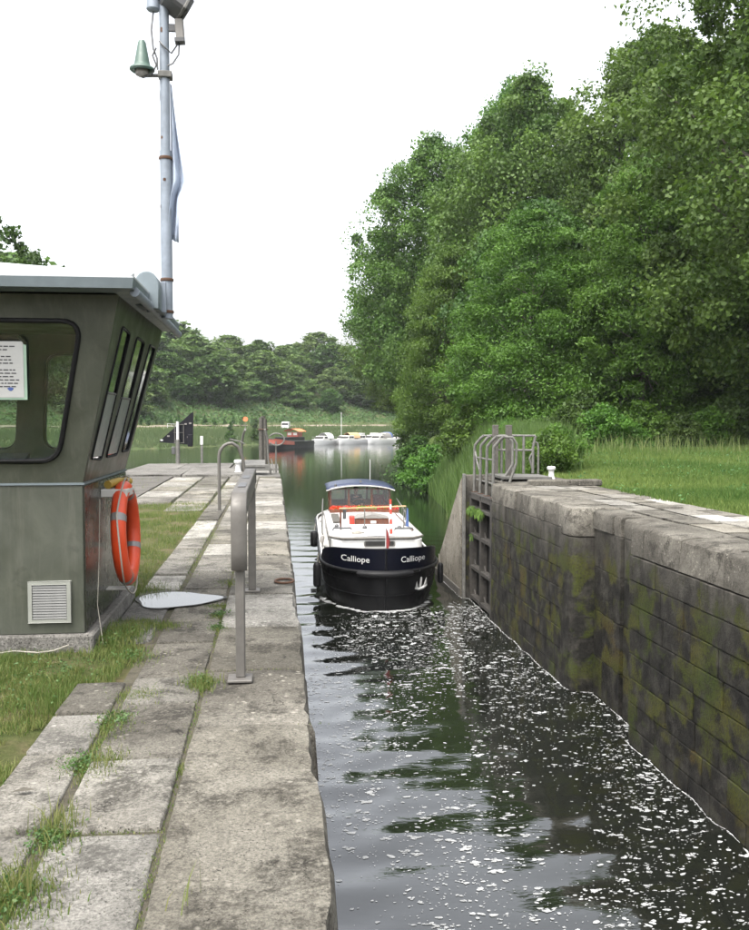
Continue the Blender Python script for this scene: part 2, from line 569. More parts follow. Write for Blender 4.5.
M['hut_side'] = m_plain('hut_polished_side', (0.052, 0.053, 0.042), 0.26, 0.45, 0.25, 2.5, 0.0, True)
M['roof'] = m_plain('roof_zinc', (0.40, 0.42, 0.43), 0.5, 0.1, 0.10, 3.0)
M['fascia'] = m_plain('fascia_grey_paint', (0.12, 0.145, 0.155), 0.45, 0.2, 0.15, 4.0)
M['rubber'] = m_plain('black_rubber', (0.006, 0.006, 0.0065), 0.6, spec=0.25)
M['glass'] = m_glass('window_glass', (0.88, 0.92, 0.90), 0.02, 1.6, (0.0, 0.03))
M['glass_painted_sheen'] = m_glass('painted_sheen_glass', (0.80, 0.86, 0.83), 0.05, 2.5, (0.22, 0.45))  # pale diffuse film stands in for sky reflected in the side panes
M['glass_clear'] = m_glass('clear_glass', (0.98, 0.99, 0.985), 0.02, 0.8, (0.0, 0.004))
M['glass_dark'] = m_glass('tinted_glass', (0.45, 0.5, 0.5))
M['frosted'] = m_plain('frosted_pane', (0.16, 0.17, 0.16), 0.35, 0.1)
M['pale_slat'] = m_plain('pale_slat', (0.13, 0.13, 0.122), 0.5)
M['anchor_grey'] = m_plain('anchor_galvanised', (0.26, 0.26, 0.25), 0.5, 0.2)
M['paper'] = m_plain('paper', (0.42, 0.42, 0.41), 0.8, var=0.03)
M['ink'] = m_plain('ink', (0.05, 0.05, 0.055), 0.8)
M['stamp'] = m_plain('blue_stamp_ink', (0.06, 0.10, 0.28), 0.8)
M['orange'] = m_plain('orange_plastic', (0.55, 0.055, 0.013), 0.45, var=0.10)
M['tape'] = m_plain('grey_reflective_tape', (0.20, 0.195, 0.19), 0.4, 0.2)
M['vent_frame'] = m_plain('vent_frame_paint', (0.20, 0.205, 0.18), 0.5)
M['joint'] = m_ground('joint_dirt', [(0.3, (0.045, 0.041, 0.032)), (0.52, (0.090, 0.082, 0.062)), (0.70, (0.060, 0.072, 0.028))], 5, 60)
M['rope'] = m_plain('pale_rope', (0.27, 0.25, 0.21), 0.9, bstr=0.4)
M['steel'] = m_plain('brushed_steel', (0.105, 0.098, 0.088), 0.6, 0.35, 0.14, 8)
M['galv'] = m_plain('galvanised_steel', (0.110, 0.107, 0.096), 0.65, 0.2, 0.3, 9)
M['pole'] = m_plain('pale_blue_grey_paint', (0.165, 0.19, 0.22), 0.5, 0.1, 0.2, 9)
M['rust'] = m_plain('rust', (0.065, 0.032, 0.017), 0.9, var=0.5)
M['green_siren'] = m_plain('sage_green_paint', (0.05, 0.088, 0.068), 0.5)
M['dark_grey'] = m_plain('dark_grey_housing', (0.07, 0.07, 0.07), 0.5, 0.2)
M['grey_box'] = m_plain('grey_housing', (0.17, 0.16, 0.145), 0.6)
M['flag'] = m_plain('pale_blue_cloth', (0.30, 0.345, 0.42), 0.85)
M['sign_back'] = m_plain('black_sign_sheet', (0.006, 0.006, 0.009), 0.6, spec=0.2)
M['white'] = m_plain('white_paint', (0.50, 0.50, 0.485), 0.4, var=0.06)
M['white_gloss'] = m_plain('white_gelcoat', (0.56, 0.56, 0.55), 0.25, var=0.03)
M['offwhite'] = m_plain('offwhite_gelcoat', (0.45, 0.44, 0.41), 0.35, var=0.06)
M['navy'] = m_plain('navy_paint', (0.002, 0.0025, 0.0062), 0.4, var=0.2, spec=0.15)
M['black_hull'] = m_hullpaint('black_hull_paint')
M['navy_roof'] = m_plain('navy_canvas', (0.012, 0.020, 0.050), 0.4)
M['wood'] = m_plain('varnished_wood', (0.085, 0.026, 0.010), 0.3, var=0.3, coat=0.2)
M['wood_grey'] = m_plain('weathered_timber', (0.065, 0.060, 0.050), 0.9, var=0.35, scale=9, bstr=0.5)
M['gate_steel'] = m_plain('dark_gate_steel', (0.038, 0.034, 0.029), 0.65, 0.2, 0.45, 5)
M['dark_panel'] = m_plain('gate_skin_plate', (0.009, 0.0085, 0.0075), 0.7, 0.1, 0.4, 4)
M['red'] = m_plain('red_paint', (0.55, 0.035, 0.02), 0.4)
M['terracotta'] = m_plain('terracotta_box', (0.16, 0.055, 0.03), 0.8)
M['flower'] = m_leaf('red_petals', (0.50, 0.015, 0.012), (0.75, 0.06, 0.03), 0.2)
M['flower_leaf'] = m_leaf('geranium_leaves', (0.08, 0.20, 0.02), (0.22, 0.40, 0.05), 0.3)
M['brick_red'] = m_plain('barge_red_paint', (0.24, 0.055, 0.035), 0.5, var=0.3)
M['canvas_orange'] = m_plain('orange_canvas', (0.70, 0.16, 0.06), 0.8)
M['canvas_tan'] = m_plain('tan_canvas', (0.38, 0.25, 0.13), 0.8)
M['canvas_blue'] = m_plain('blue_canvas', (0.05, 0.09, 0.22), 0.8)
M['skin'] = m_plain('skin', (0.45, 0.25, 0.17), 0.55)
M['hair'] = m_plain('dark_hair', (0.02, 0.015, 0.012), 0.6)
M['hair_grey'] = m_plain('grey_hair', (0.25, 0.24, 0.22), 0.6)
M['cloth_black'] = m_plain('black_jumper', (0.014, 0.014, 0.016), 0.9)
M['cloth_red'] = m_plain('dark_red_top', (0.20, 0.025, 0.025), 0.9)
M['cloth_blue'] = m_plain('denim', (0.04, 0.06, 0.11), 0.9)
M['foam'] = m_foam('foam')
M['yellow'] = m_plain('yellow_paint', (0.30, 0.20, 0.03), 0.6)


def m_water():
    m, t, b, _ = new_mat('canal_water')
    v = pos(t, (0.7, 1.6, 1))
    b.inputs['Base Color'].default_value = (0.006, 0.007, 0.005, 1)
    b.inputs['Roughness'].default_value = 0.035
    b.inputs['IOR'].default_value = 2.0
    b.inputs['Specular IOR Level'].default_value = 0.5
    h = mix(t, 0.35, noise(t, v, 2.2, 3, 0.5, 0.4), noise(t, v, 9, 3, 0.5, 0.2))
    bump(t, b, h, 0.05, 0.10)
    return m


M['water'] = m_water()


def m_puddle():
    m, t, b, _ = new_mat('puddle_water')
    b.inputs['Base Color'].default_value = (0.05, 0.05, 0.045, 1)
    b.inputs['Roughness'].default_value = 0.02
    b.inputs['IOR'].default_value = 1.5
    b.inputs['Coat Weight'].default_value = 0.0
    return m


M['puddle'] = m_puddle()
M['damp'] = m_stone('damp_stone', (0.02, 0.018, 0.015), (0.05, 0.046, 0.038), (0.08, 0.074, 0.062), 0.3)
M['damp'].node_tree.nodes['Principled BSDF'].inputs['Roughness'].default_value = 0.45

# ------------------------------------------------------------------ the setting: water
BOAT = (2.9, 23.4)                                # where the barge's stem meets the water
_wr = rng(3)
WV = []
for _k in range(16):                              # long-crested ripples running up and down the lock
    lam = _wr.uniform(0.32, 1.5)
    ang = _wr.normal(0, 0.5)
    WV.append((2 * math.pi / lam * math.sin(ang), 2 * math.pi / lam * math.cos(ang), _wr.uniform(0, 6.28), 0.0042 * lam))


def wave(x, y):
    x = np.asarray(x, float); y = np.asarray(y, float)
    z = np.zeros(np.broadcast(x, y).shape)
    for kx, ky, p, a in WV:
        z = z + a * np.sin(kx * x + ky * y + p + 0.6 * np.sin(0.5 * x + 0.31 * y + p))
    # patches of calm and ruffled water
    env = 0.55 + 0.45 * np.sin(0.9 * x + 0.23 * y + 1.0) * np.sin(0.37 * y - 0.5 * x)
    fade = np.clip((48 - y) / 20, 0, 1) * np.clip((x + 0.5) / 0.6, 0, 1) * np.clip((9 - x) / 3, 0, 1)
    r = np.hypot(x - BOAT[0], (y - BOAT[1]) * 0.8)
    z = z * env + 0.010 * np.exp(-np.clip(r - 1.4, 0, 9) / 2.2) * np.sin(7.5 * r)
    return z * fade


xs = np.concatenate([[-400, -250, -150, -80, -40, -20, -10, -5, -2, -0.6], np.arange(-0.2, 6.3, 0.07), np.arange(6.5, 10, 0.35), [11, 13, 16, 20, 30, 50, 90, 160, 280, 400]])
ys = [-12.0, -6, 0, 4, 6.5]
while ys[-1] < 60:
    ys.append(ys[-1] + max(0.045, 0.045 * (ys[-1] / 9.0) ** 1.35))
ys = np.array(ys + [62, 66, 72, 80, 90, 105, 125, 150, 180, 220, 270, 340, 450])
X, Y = np.meshgrid(xs, ys)
Z = WATER + wave(X, Y)
nx, ny = len(xs), len(ys)
vv = np.stack([X, Y, Z], -1).reshape(-1, 3)
ii = (np.arange(ny - 1)[:, None] * nx + np.arange(nx - 1)[None, :]).ravel()
ff = np.stack([ii, ii + 1, ii + nx + 1, ii + nx], -1)
me = np_mesh('water', vv, 4, faces=ff)
me.polygons.foreach_set('use_smooth', [True] * len(me.polygons))
tag(link('water', me, M['water']), kind='structure')

# ground far below everything: one sheet out to the horizon
g = MB().add([(-410, -35, -7), (410, -35, -7), (410, 435, -7), (-410, 435, -7)], [(0, 1, 2, 3)])
tag(g.build('ground', M['mud'], fixn=False), kind='structure')


def fbm(x, y, seed=0):
    """cheap smooth noise for terrain, -1..1"""
    r_ = rng(seed)
    z = 0
    for o in range(6):
        f = 0.09 * 1.9 ** o
        for _ in range(2):
            a = r_.uniform(0, 6.28)
            z = z + 0.5 * 0.6 ** o * np.sin(f * (x * math.cos(a) + y * math.sin(a)) * 6.28 + r_.uniform(0, 6.28))
    return z


def smooth(a, b, t):
    t = np.clip((t - a) / (b - a), 0, 1)
    return t * t * (3 - 2 * t)


# ------------------------------------------------------------------ left quay: concrete core, paving laid slab by slab, lawn
poly = [(0.0, -8), (0.0, 28.6), (0.16, 28.6), (0.16, 36.7), (-5.0, 36.7), (-5.0, 29), (-9, 29), (-9, -8)]
quay = MB().prism(poly, lambda a, b, d: (a, b, d), -6.5, -0.055).build('quay', M['joint'])
tag(quay, kind='structure')
MB().box(-1.0, 0.03, -6, 28.55, -0.2, -0.017).build('joint_fill', M['joint'], quay)


def slab_mesh(x0, x1, y0, y1, top, th, rnd, erode=0.0, step=0.13, jit=0.004, tilt=0.004):
    """one paving stone: uneven top, worn edges, chipped lock side"""
    nx = max(3, int((x1 - x0) / step) + 1)
    ny = max(3, int((y1 - y0) / step) + 1)
    ex = 0.03 if erode else 0.011
    px = np.concatenate([[x0, x0 + 0.011], np.linspace(x0, x1, nx)[1:-1], [x1 - ex, x1]]); py = np.concatenate([[y0, y0 + 0.011], np.linspace(y0, y1, ny)[1:-1], [y1 - 0.011, y1]])
    nx, ny = len(px), len(py)
    X, Y = np.meshgrid(px, py)
    Zt = top + fbm(X * 7, Y * 7, int(rnd.integers(1e6))) * 0.0035 + rnd.normal(0, tilt) * (X - X.mean()) + rnd.normal(0, tilt) * (Y - Y.mean())
    X = X.copy(); Y = Y.copy()
    e = jit
    X[:, 0] += np.abs(rnd.normal(0, e, ny)); X[:, -1] -= np.abs(rnd.normal(0, e, ny))
    Y[0, :] += np.abs(rnd.normal(0, e, nx)); Y[-1, :] -= np.abs(rnd.normal(0, e, nx))
    Zt[:, 0] -= 0.008 + rnd.uniform(0, .006, ny); Zt[:, -1] -= 0.008 + rnd.uniform(0, .006, ny)
    Zt[0, :] -= 0.008 + rnd.uniform(0, .006, nx); Zt[-1, :] -= 0.008 + rnd.uniform(0, .006, nx)
    if erode:
        k = np.linspace(0, 1, ny)
        ch = (np.abs(fbm(k * 5 * (y1 - y0) + rnd.uniform(0, 50), k * 0, int(rnd.integers(1e6)))) * 0.7 + rnd.random(ny) ** 3 * 0.6) * erode
        X[:, -1] -= ch + 0.01; Zt[:, -1] -= 0.03 + ch * 0.8
        X[:, -2] -= ch * 0.9; Zt[:, -2] -= ch * 0.25 + 0.002; Zt[:, -3] -= ch * 0.10
    rows = [[(X[j, i], Y[j, i], Zt[j, i]) for i in range(nx)] for j in range(ny)]
    mb = MB().grid(rows)
    # skirt
    ring = [(0, i) for i in range(nx)] + [(j, nx - 1) for j in range(1, ny)] + [(ny - 1, i) for i in range(nx - 2, -1, -1)] + [(j, 0) for j in range(ny - 2, 0, -1)]
    o = len(mb.v)
    mb.v += [(X[j, i] + (0.02 if erode and i == nx - 1 else 0), Y[j, i], top - th) for j, i in ring]
    n = len(ring)
    for k in range(n):
        a = ring[k][0] * nx + ring[k][1]
        b = ring[(k + 1) % n][0] * nx + ring[(k + 1) % n][1]
        mb.f.append((a, o + k, o + (k + 1) % n, b))
    return mb


sr = rng(11)


def lay(xr, yj, parent, mats=None, erode=0.0, gap=0.006, top=0.0, th=0.16, step=0.13, jit=0.004):
    for k in range(len(yj) - 1):
        mt = (mats or {}).get(k) or ('stone', 'stone', 'stone_warm', 'coping', 'stone', 'stone_pale', 'stone_warm', 'coping')[int(sr.integers(8))]
        slab_mesh(xr[0] + gap + abs(sr.normal(0, 0.003)), xr[1] - gap - (0 if erode else abs(sr.normal(0, 0.003))), yj[k] + gap * 2.2, yj[k + 1] - gap * 2.2, top + sr.normal(0, 0.004), th, sr, erode, step, jit).build('paving_slab', M[mt], parent, smooth=50, fixn=False)


def joints(a, b, lo, hi):
    out = [a]
    while out[-1] < b - lo:
        out.append(out[-1] + sr.uniform(lo, hi))
    out[-1] = b
    return out


A_y = [-2.0, 0.4, 2.6, 5.05, 6.2, 7.5, 8.95] + joints(10.4, 27.8, 1.1, 1.7)
lay((-0.465, 0.24), A_y, quay, {1: 'stone', 2: 'stone_warm', 3: 'coping', 5: 'stone_pale'}, erode=0.04, gap=0.005, th=0.34)
B_y = [-2.0, 0.2, 1.2, 2.42, 3.78, 4.58, 5.52, 6.08, 7.05, 7.8, 9.3] + joints(10.4, 28.6, 0.8, 1.3)
lay((-0.93, -0.465), B_y, quay, {3: 'stone_pale', 5: 'coping'})
lay((-1.30, -0.955), [-2.0, -0.6, 0.7, 2.2, 3.82, 4.75, 5.36, 6.02], quay, {3: 'stone', 5: 'stone_pale'}, gap=0.012)
lay((-1.36, -0.955), [7.1, 7.85, 9.3] + joints(10.2, 28.6, 0.9, 1.5), quay, {0: 'concrete', 1: 'concrete'}, gap=0.016)
lay((-2.0, -1.34), [-2.0, 0.3, 1.9, 3.3, 4.1], quay, gap=0.02)
lay((-2.15, -1.38), joints(17.6, 28.6, 0.9, 1.4), quay, gap=0.016)
lay((-3.1, -2.18), joints(19.5, 28.6, 1.2, 1.8), quay, {}, gap=0.016, step=0.25)
# patch of asphalt, then the raised concrete apron of the gate walkway
ap = slab_mesh(-5.0, -3.12, 18.5, 28.6, -0.012, 0.12, sr, 0, 0.4, 0.02).build('asphalt_patch', M['asphalt'], quay, smooth=60, fixn=False)
for (x0, x1, y0, y1, tp) in [(-5.0, -2.9, 28.7, 32.2, 0.06), (-2.88, -1.0, 28.7, 32.2, 0.07), (-5.0, -3.4, 32.25, 36.7, 0.05), (-3.38, -1.6, 32.25, 36.7, 0.055), (-1.58, 0.16, 32.25, 36.7, 0.02), (-0.98, 0.16, 30.6, 32.2, -0.02), (-0.98, 0.2, 28.65, 30.55, -0.03)]:
    slab_mesh(x0, x1, y0, y1, tp, 0.2, sr, 0, 0.3, 0.012).build('concrete_slab', M['concrete'], quay, smooth=50, fixn=False)

# lawn beside the hut, running off to the left and ending at the river
gx_ = np.concatenate([np.arange(-120, -14, 5.0), np.arange(-14, -3, 0.6), np.arange(-3, -0.9, 0.12)])
gy_ = np.concatenate([np.arange(-8, 2, 0.6), np.arange(2, 12, 0.12), np.arange(12, 20, 0.25), np.arange(20, 80, 1.0)])
X, Y = np.meshgrid(gx_, gy_)


def hlawn(x, y):
    return -0.018 + 0.012 * fbm(x * 4, y * 4, 5)


Z = hlawn(X, Y)
Z = np.where(X > -3.1, Z - 0.05 * smooth(18.4, 19.2, Y), Z)
Z = np.where(X < -5.0, Z - 4.2 * smooth(0, 4.2, Y - 28.8 - np.clip((-8 - X) * 4, 0, 40)), Z - np.where(Y > 36, 5.0, 0.5) * smooth(27, 28, Y))
Z = np.where(X > -1.32, Z - 0.03 * smooth(-1.36, -1.3, X), Z)
gx, gy = len(gx_), len(gy_)
ii = (np.arange(gy - 1)[:, None] * gx + np.arange(gx - 1)[None, :]).ravel()
lw = np_mesh('lawn', np.stack([X, Y, Z], -1).reshape(-1, 3), 4, faces=np.stack([ii, ii + 1, ii + gx + 1, ii + gx], -1))
lw.polygons.foreach_set('use_smooth', [True] * len(lw.polygons))
tag(link('lawn', lw, M['soil']), kind='structure')

# rain puddle lying on the paving
pr_ = rng(5)
pp = []
for k in range(40):
    a = 2 * math.pi * k / 40
    e = 1 + 0.06 * math.sin(3 * a + 1) + 0.04 * math.sin(5 * a)
    rx = 0.40 * (1.0 if math.cos(a) < 0 else 0.95); ry = 0.36 - 0.10 * math.cos(a)
    pp.append((-0.90 + rx * e * math.cos(a), 8.72 + ry * e * math.sin(a), 0.0105))
pm = MB(); pm.add([(-0.9, 8.72, 0.0105)] + pp, [(0, k + 1, (k + 1) % 40 + 1) for k in range(40)])
pd = pm.build('puddle', M['puddle'], fixn=False)
dm = MB(); dm.add([(-0.9, 8.72, 0.009)] + [(-0.9 + (x + 0.9) * (1.06 + 0.05 * math.sin(7 * k)), 8.72 + (y - 8.72) * (1.07 + 0.06 * math.sin(5 * k)), 0.009) for k, (x, y, z) in enumerate(pp)], [(0, k + 1, (k + 1) % 40 + 1) for k in range(40)])
dm.build('damp_margin', M['damp'], pd, fixn=False)
tag(pd, 'shallow bright rain puddle on the paving beside the hut', 'puddle')

# ------------------------------------------------------------------ lock walls
def block_mesh(name, lx, ly, lz, rnd, k=0.008, bev=0.02):
    mb = MB().box(-lx / 2, lx / 2, -ly / 2, ly / 2, -lz / 2, lz / 2)
    mb.v = [(x + rnd.normal(0, k), y + rnd.normal(0, k), z + rnd.normal(0, k)) for x, y, z in mb.v]
    return mb.mesh(name, None, bev, 1)


br = rng(21)
BLK = [block_mesh('stone_block', 1, 1, 1, br, 0.006, 0.025) for _ in range(6)]
for m_ in BLK: m_.materials.append(M['wall'])


def courses(face_x, y0, y1, z0, z1, parent, hgt=0.36, wid=(0.5, 0.85), depth=0.3, sign=-1, amp=0.007):
    """courses of separate stones on a wall whose face looks along -x (sign -1) or +x"""
    n = max(1, round((z1 - z0) / hgt))
    h = (z1 - z0) / n
    for c in range(n):
        y = y0 - (br.uniform(0, 0.35) if c % 2 else 0)
        while y < y1 - 0.05:
            wd = br.uniform(*wid)
            a, b = max(y, y0), min(y + wd, y1)
            if y1 - b < 0.22: b = y1
            if b - a > 0.06:
                o = link('stone_block', BLK[int(br.integers(6))], None, parent)
                proud = br.normal(0, amp)
                o.scale = (depth, b - a - 0.011, h - 0.012)
                o.location = (face_x - sign * depth / 2 + sign * proud, (a + b) / 2, z0 + h * (c + 0.5))
            y = b


rw = MB()
rw.box(5.70, 8.0, -6, 12.95, -6.5, -0.06)
rw.box(6.05, 8.0, 12.95, 16.45, -6.5, -0.06)
rw.box(5.62, 8.0, 16.45, 22.15, -6.5, -0.06)
rw.box(5.80, 8.0, 22.15, 25.0, -6.5, -0.06)
wallr = rw.build('lock_wall', M['wall'])
tag(wallr, 'tall mossy stone lock wall with a ladder recess, lawn above it', 'wall')
TOP = 0.12
# near length of wall, recess, far length of wall
courses(5.49, 7.0, 13.45, WATER - 0.5, -0.36, wallr, wid=(0.55, 0.95), hgt=0.37)
courses(5.42, 16.62, 22.15, WATER - 0.5, -0.30, wallr, wid=(0.5, 0.9), hgt=0.37)
for a, b, fx in [(13.47, 14.55, 5.84), (14.62, 14.92, 5.80), (14.99, 15.55, 5.84), (15.58, 16.45, 5.86)]:
    n = 4
    zz_ = [WATER - 0.5, -2.6, -1.75, -0.95, -0.25]
    for k in range(n):
        o = link('stone_block', BLK[int(br.integers(6))], None, wallr)
        o.scale = (0.26, b - a, zz_[k + 1] - zz_[k] - 0.01)
        o.location = (fx + 0.13, (a + b) / 2, (zz_[k] + zz_[k + 1]) / 2)
# bullnose corner stones that turn into the recess
def bullnose(z0, z1, x0, y0, r, back):
    pts = [(back, y0)]
    for k in range(7):
        a = math.pi / 2 * k / 6
        pts.append((x0 + r - r * math.sin(a), y0 + r - r * math.cos(a)))
    pts += [(x0, y0 + 0.62), (back, y0 + 0.62)]
    return MB().prism(pts, lambda a, b, d: (a, b, d), z0, z1)
zz_ = list(np.linspace(WATER - 0.5, -0.42, 10))
for k in range(9):
    dx = float(br.normal(0, 0.004))
    bullnose(zz_[k] + 0.002, zz_[k + 1] - 0.002, 5.42 + dx, 16.02 + (0 if k % 2 else 0.004), 0.20, 6.05).build('corner_stone', M['wall'], wallr, smooth=40)


def coping_stone(x0, x1, y0, y1, z0, z1, parent, rnd, r=0.07, mat='coping', erode=0.03):
    """coping block with a worn rounded lock edge"""
    ny = max(4, int((y1 - y0) / 0.14) + 1)
    ysn = np.linspace(y0, y1, ny)
    prof = [(x0 + 0.01, z0), (x0, z0 + 0.12), (x0 + 0.004, z1 - r), (x0 + r * 0.3, z1 - r * 0.3), (x0 + r, z1)]
    prof += [(x0 + (x1 - x0) * k, z1) for k in (0.3, 0.5, 0.75)] + [(x1, z1 - 0.008), (x1, z0)]
    rows = []
    ph = rnd.uniform(0, 100)
    for j, y in enumerate(ysn):
        ch = abs(float(fbm(np.array(y * 4 + ph), np.array(0.0), 3))) * erode
        yy = y + (0.006 if j == 0 else -0.006 if j == ny - 1 else 0)
        e = 0.012 if j in (0, ny - 1) else 0
        rows.append([(p[0] + (ch * (1.2 if i in (2, 3) else 0.5 if i in (1, 4) else 0)) + float(rnd.normal(0, 0.004)), yy, p[1] - (ch * 0.9 + e if i in (3, 4) else e if i > 4 and i < 8 else 0) + (float(rnd.normal(0, 0.005)) if 3 < i < 8 else 0)) for i, p in enumerate(prof)])
    mb = MB().grid(rows)
    n = len(prof)
    mb.f.append(tuple(range(n)))
    mb.f.append(tuple((ny - 1) * n + k for k in range(n - 1, -1, -1)))
    return mb.build('coping_stone', M[mat], parent, smooth=50)


M['coping_wall'] = M['coping']
ycop = [7.0, 8.15, 9.4, 10.5, 11.75, 12.95]
for a, b in zip(ycop, ycop[1:]):
    coping_stone(5.482, 6.35, a, b, -0.34, TOP + float(br.normal(0, .006)), wallr, br, 0.06, erode=0.05)
coping_stone(5.482, 6.35, 12.96, 13.42, -0.34, TOP, wallr, br, 0.07, erode=0.05)
for a, b in [(13.46, 14.55), (14.63, 14.93), (15.0, 16.0)]:
    coping_stone(5.80 if a > 14 else 5.83, 6.35, a, b, -0.24, TOP - 0.02, wallr, br, 0.05, 'wall' if a < 14 else 'coping')
bullnose(-0.41, TOP, 5.41, 16.0, 0.22, 6.35).build('coping_stone', M['coping'], wallr, smooth=40, bevel=0.03, seg=2)
ycop = [16.63, 17.7, 18.8, 19.9, 21.0, 22.13]
for a, b in zip(ycop, ycop[1:]):
    coping_stone(5.412, 6.35, a, b, -0.29, TOP + 0.02, wallr, br, 0.04)
# gate quoin (smooth pier the gate is hung on), wing wall beyond it
MB().box(5.46, 6.35, 22.17, 22.27, -6, TOP + 0.03).build('quoin_pier', M['wall'], wallr, bevel=0.02)
for k, (a, b, z0, z1) in enumerate([(5.84, 7.9, -0.3, TOP + 0.03)]):
    MB().box(a, b, 22.29, 25.0, z0, z1).build('coping_stone', M['coping'], wallr, bevel=0.03)
# paving behind the coping
for c, (x0, x1) in enumerate([(6.36, 7.0), (7.0, 7.55), (7.55, 8.05)]):
    lay((x0, x1), joints(6.5 + 0.3 * c, 22.7, 0.8, 1.4), wallr, {}, 0, 0.014, TOP - 0.005 - (0.02 if c == 2 else 0), 0.18, 0.2, 0.02)

# wing wall: sloping top, going down into the river
wg = thing('wing_wall', 'pale sloping concrete wing wall beyond the open lock gate', 'wall', (5.6, 27, WATER))
prof = [(24.98, -6), (24.98, 0.22), (25.25, 0.20), (26.5, -0.75), (28.0, -2.0), (29.2, -2.85), (29.7, -3.5), (29.9, -6)]
MB().prism(prof, lambda a, b, d: (d, a, b), 5.33, 6.2).build('wall_body', M['wall'], wg, bevel=0.04, seg=2)
M['wing'] = m_stone('stained_concrete', (0.085, 0.075, 0.058), (0.185, 0.168, 0.135), (0.29, 0.27, 0.225), 0.2, 0.7)
face = [(25.30, -3.6), (25.30, 0.10), (26.5, -0.82), (28.0, -2.07), (29.1, -2.87), (29.5, -3.5)]
MB().prism(face, lambda a, b, d: (d, a, b), 5.30, 5.325).build('render_coat', M['wing'], wg)
MB().box(5.28, 5.36, 24.94, 25.06, -6, 0.24).build('corner_iron', M['galv'], wg, bevel=0.01)
MB().box(5.26, 5.36, 25.4, 29.3, WATER - 0.25, WATER + 0.22).build('timber_fender', M['wood_grey'], wg, bevel=0.01)

# left lock wall (faces away from the camera)
lwall = MB().box(-0.4, 0.10, -8, 28.6, -6.5, -0.35).build('lock_wall', M['wall'])
tag(lwall, 'stone lock wall under the left quay, hidden below its edge', 'wall')
lb = MB()
for c in range(9):
    y = -2.0
    while y < 28:
        wd = float(br.uniform(0.5, 0.9))
        lb.box(0.08, 0.185 + float(br.normal(0, .006)), y + 0.007, min(y + wd, 28.5) - 0.007, -3.75 + c * 0.375 + 0.007, -3.75 + (c + 1) * 0.375 - 0.007)
        y += wd
tag(lb.build('block_courses', M['wall'], lwall), kind='stuff')

# ------------------------------------------------------------------ right bank, far bank
def xshore(y):
    return np.interp(y, [24, 26, 29, 36, 50, 95, 150, 260, 420], [-9, 4.6, 5.4, 6.9, 8.9, 13, 20, 46, 110])


rx_ = np.concatenate([np.arange(5.78, 14, 0.45), np.arange(14, 40, 1.2), np.arange(40, 200, 10)])
ry_ = np.concatenate([np.arange(-8, 10, 3.0), np.arange(10, 60, 0.6), np.arange(60, 140, 3), np.arange(140, 330, 12)])
X, Y = np.meshgrid(rx_, ry_)


def hright(x, y):
    ds = x - xshore(y)
    land = 0.07 + 0.05 * fbm(x * 0.5, y * 0.5, 9) + 0.014 * np.clip(x - 9, 0, 60) + 0.006 * np.clip(y - 20, 0, 100)
    land = np.where(x < 8.3, np.minimum(land, 0.06), land)
    under = np.where((y < 22.3) & (x < 7.85), -6.4, land)
    t = smooth(0.0, 3.6, ds)
    return np.where(y < 25.2, under, -3.9 * (1 - t) + land * t)


Z = hright(X, Y)
gx, gy = len(rx_), len(ry_)
ii = (np.arange(gy - 1)[:, None] * gx + np.arange(gx - 1)[None, :]).ravel()
rb = np_mesh('meadow', np.stack([X, Y, Z], -1).reshape(-1, 3), 4, faces=np.stack([ii, ii + 1, ii + gx + 1, ii + gx], -1))
rb.polygons.foreach_set('use_smooth', [True] * len(rb.polygons))
tag(link('meadow', rb, M['lawn']), kind='structure')

SH = np.array([(-260, 80), (-160, 115), (-80, 142), (-40, 158), (-22, 170), (-8, 196), (18, 222), (60, 246), (120, 268), (220, 290)], float)
_seg = np.hypot(*np.diff(SH, axis=0).T)
_cum = np.concatenate([[0], np.cumsum(_seg)])
SN = 150
_q = np.linspace(0, _cum[-1], SN)
SX = np.interp(_q, _cum, SH[:, 0]); SY = np.interp(_q, _cum, SH[:, 1])
for _ in range(6):
    SX[1:-1] = (SX[:-2] + 2 * SX[1:-1] + SX[2:]) / 4; SY[1:-1] = (SY[:-2] + 2 * SY[1:-1] + SY[2:]) / 4
TX = np.gradient(SX); TY = np.gradient(SY)
_l = np.hypot(TX, TY)
NX, NY = -TY / _l, TX / _l                         # inland normal
NX, NY = NX * 0.5 - 0.15, NY * 0.5 + 0.5
NX, NY = NX / np.hypot(NX, NY), NY / np.hypot(NX, NY)
for _ in range(40):
    NX[1:-1] = (NX[:-2] + NX[1:-1] + NX[2:]) / 3; NY[1:-1] = (NY[:-2] + NY[1:-1] + NY[2:]) / 3
PROF_S = [-6, 0, 1.2, 4, 8, 14, 22, 27, 34, 48, 66, 100, 180]
PROF_Z = [-6, -3.5, -2.9, -1.5, -0.4, 0.4, 1.2, 2.4, 6.0, 12.5, 17.0, 19.0, 21]


def shore_pt(k, s):
    """point s metres inland of shoreline sample k (k may be fractional)"""
    i = np.arange(SN)
    x = np.interp(k, i, SX) + s * np.interp(k, i, NX)
    y = np.interp(k, i, SY) + s * np.interp(k, i, NY)
    z = np.interp(s, PROF_S, PROF_Z) + np.clip((s - 30) / 30, 0, 1) * 1.6 * fbm(x * 0.25, y * 0.25, 14) + np.clip(s - 3, 0, 1) * 0.25 * fbm(x * 0.8, y * 0.8, 15)
    return x, y, z


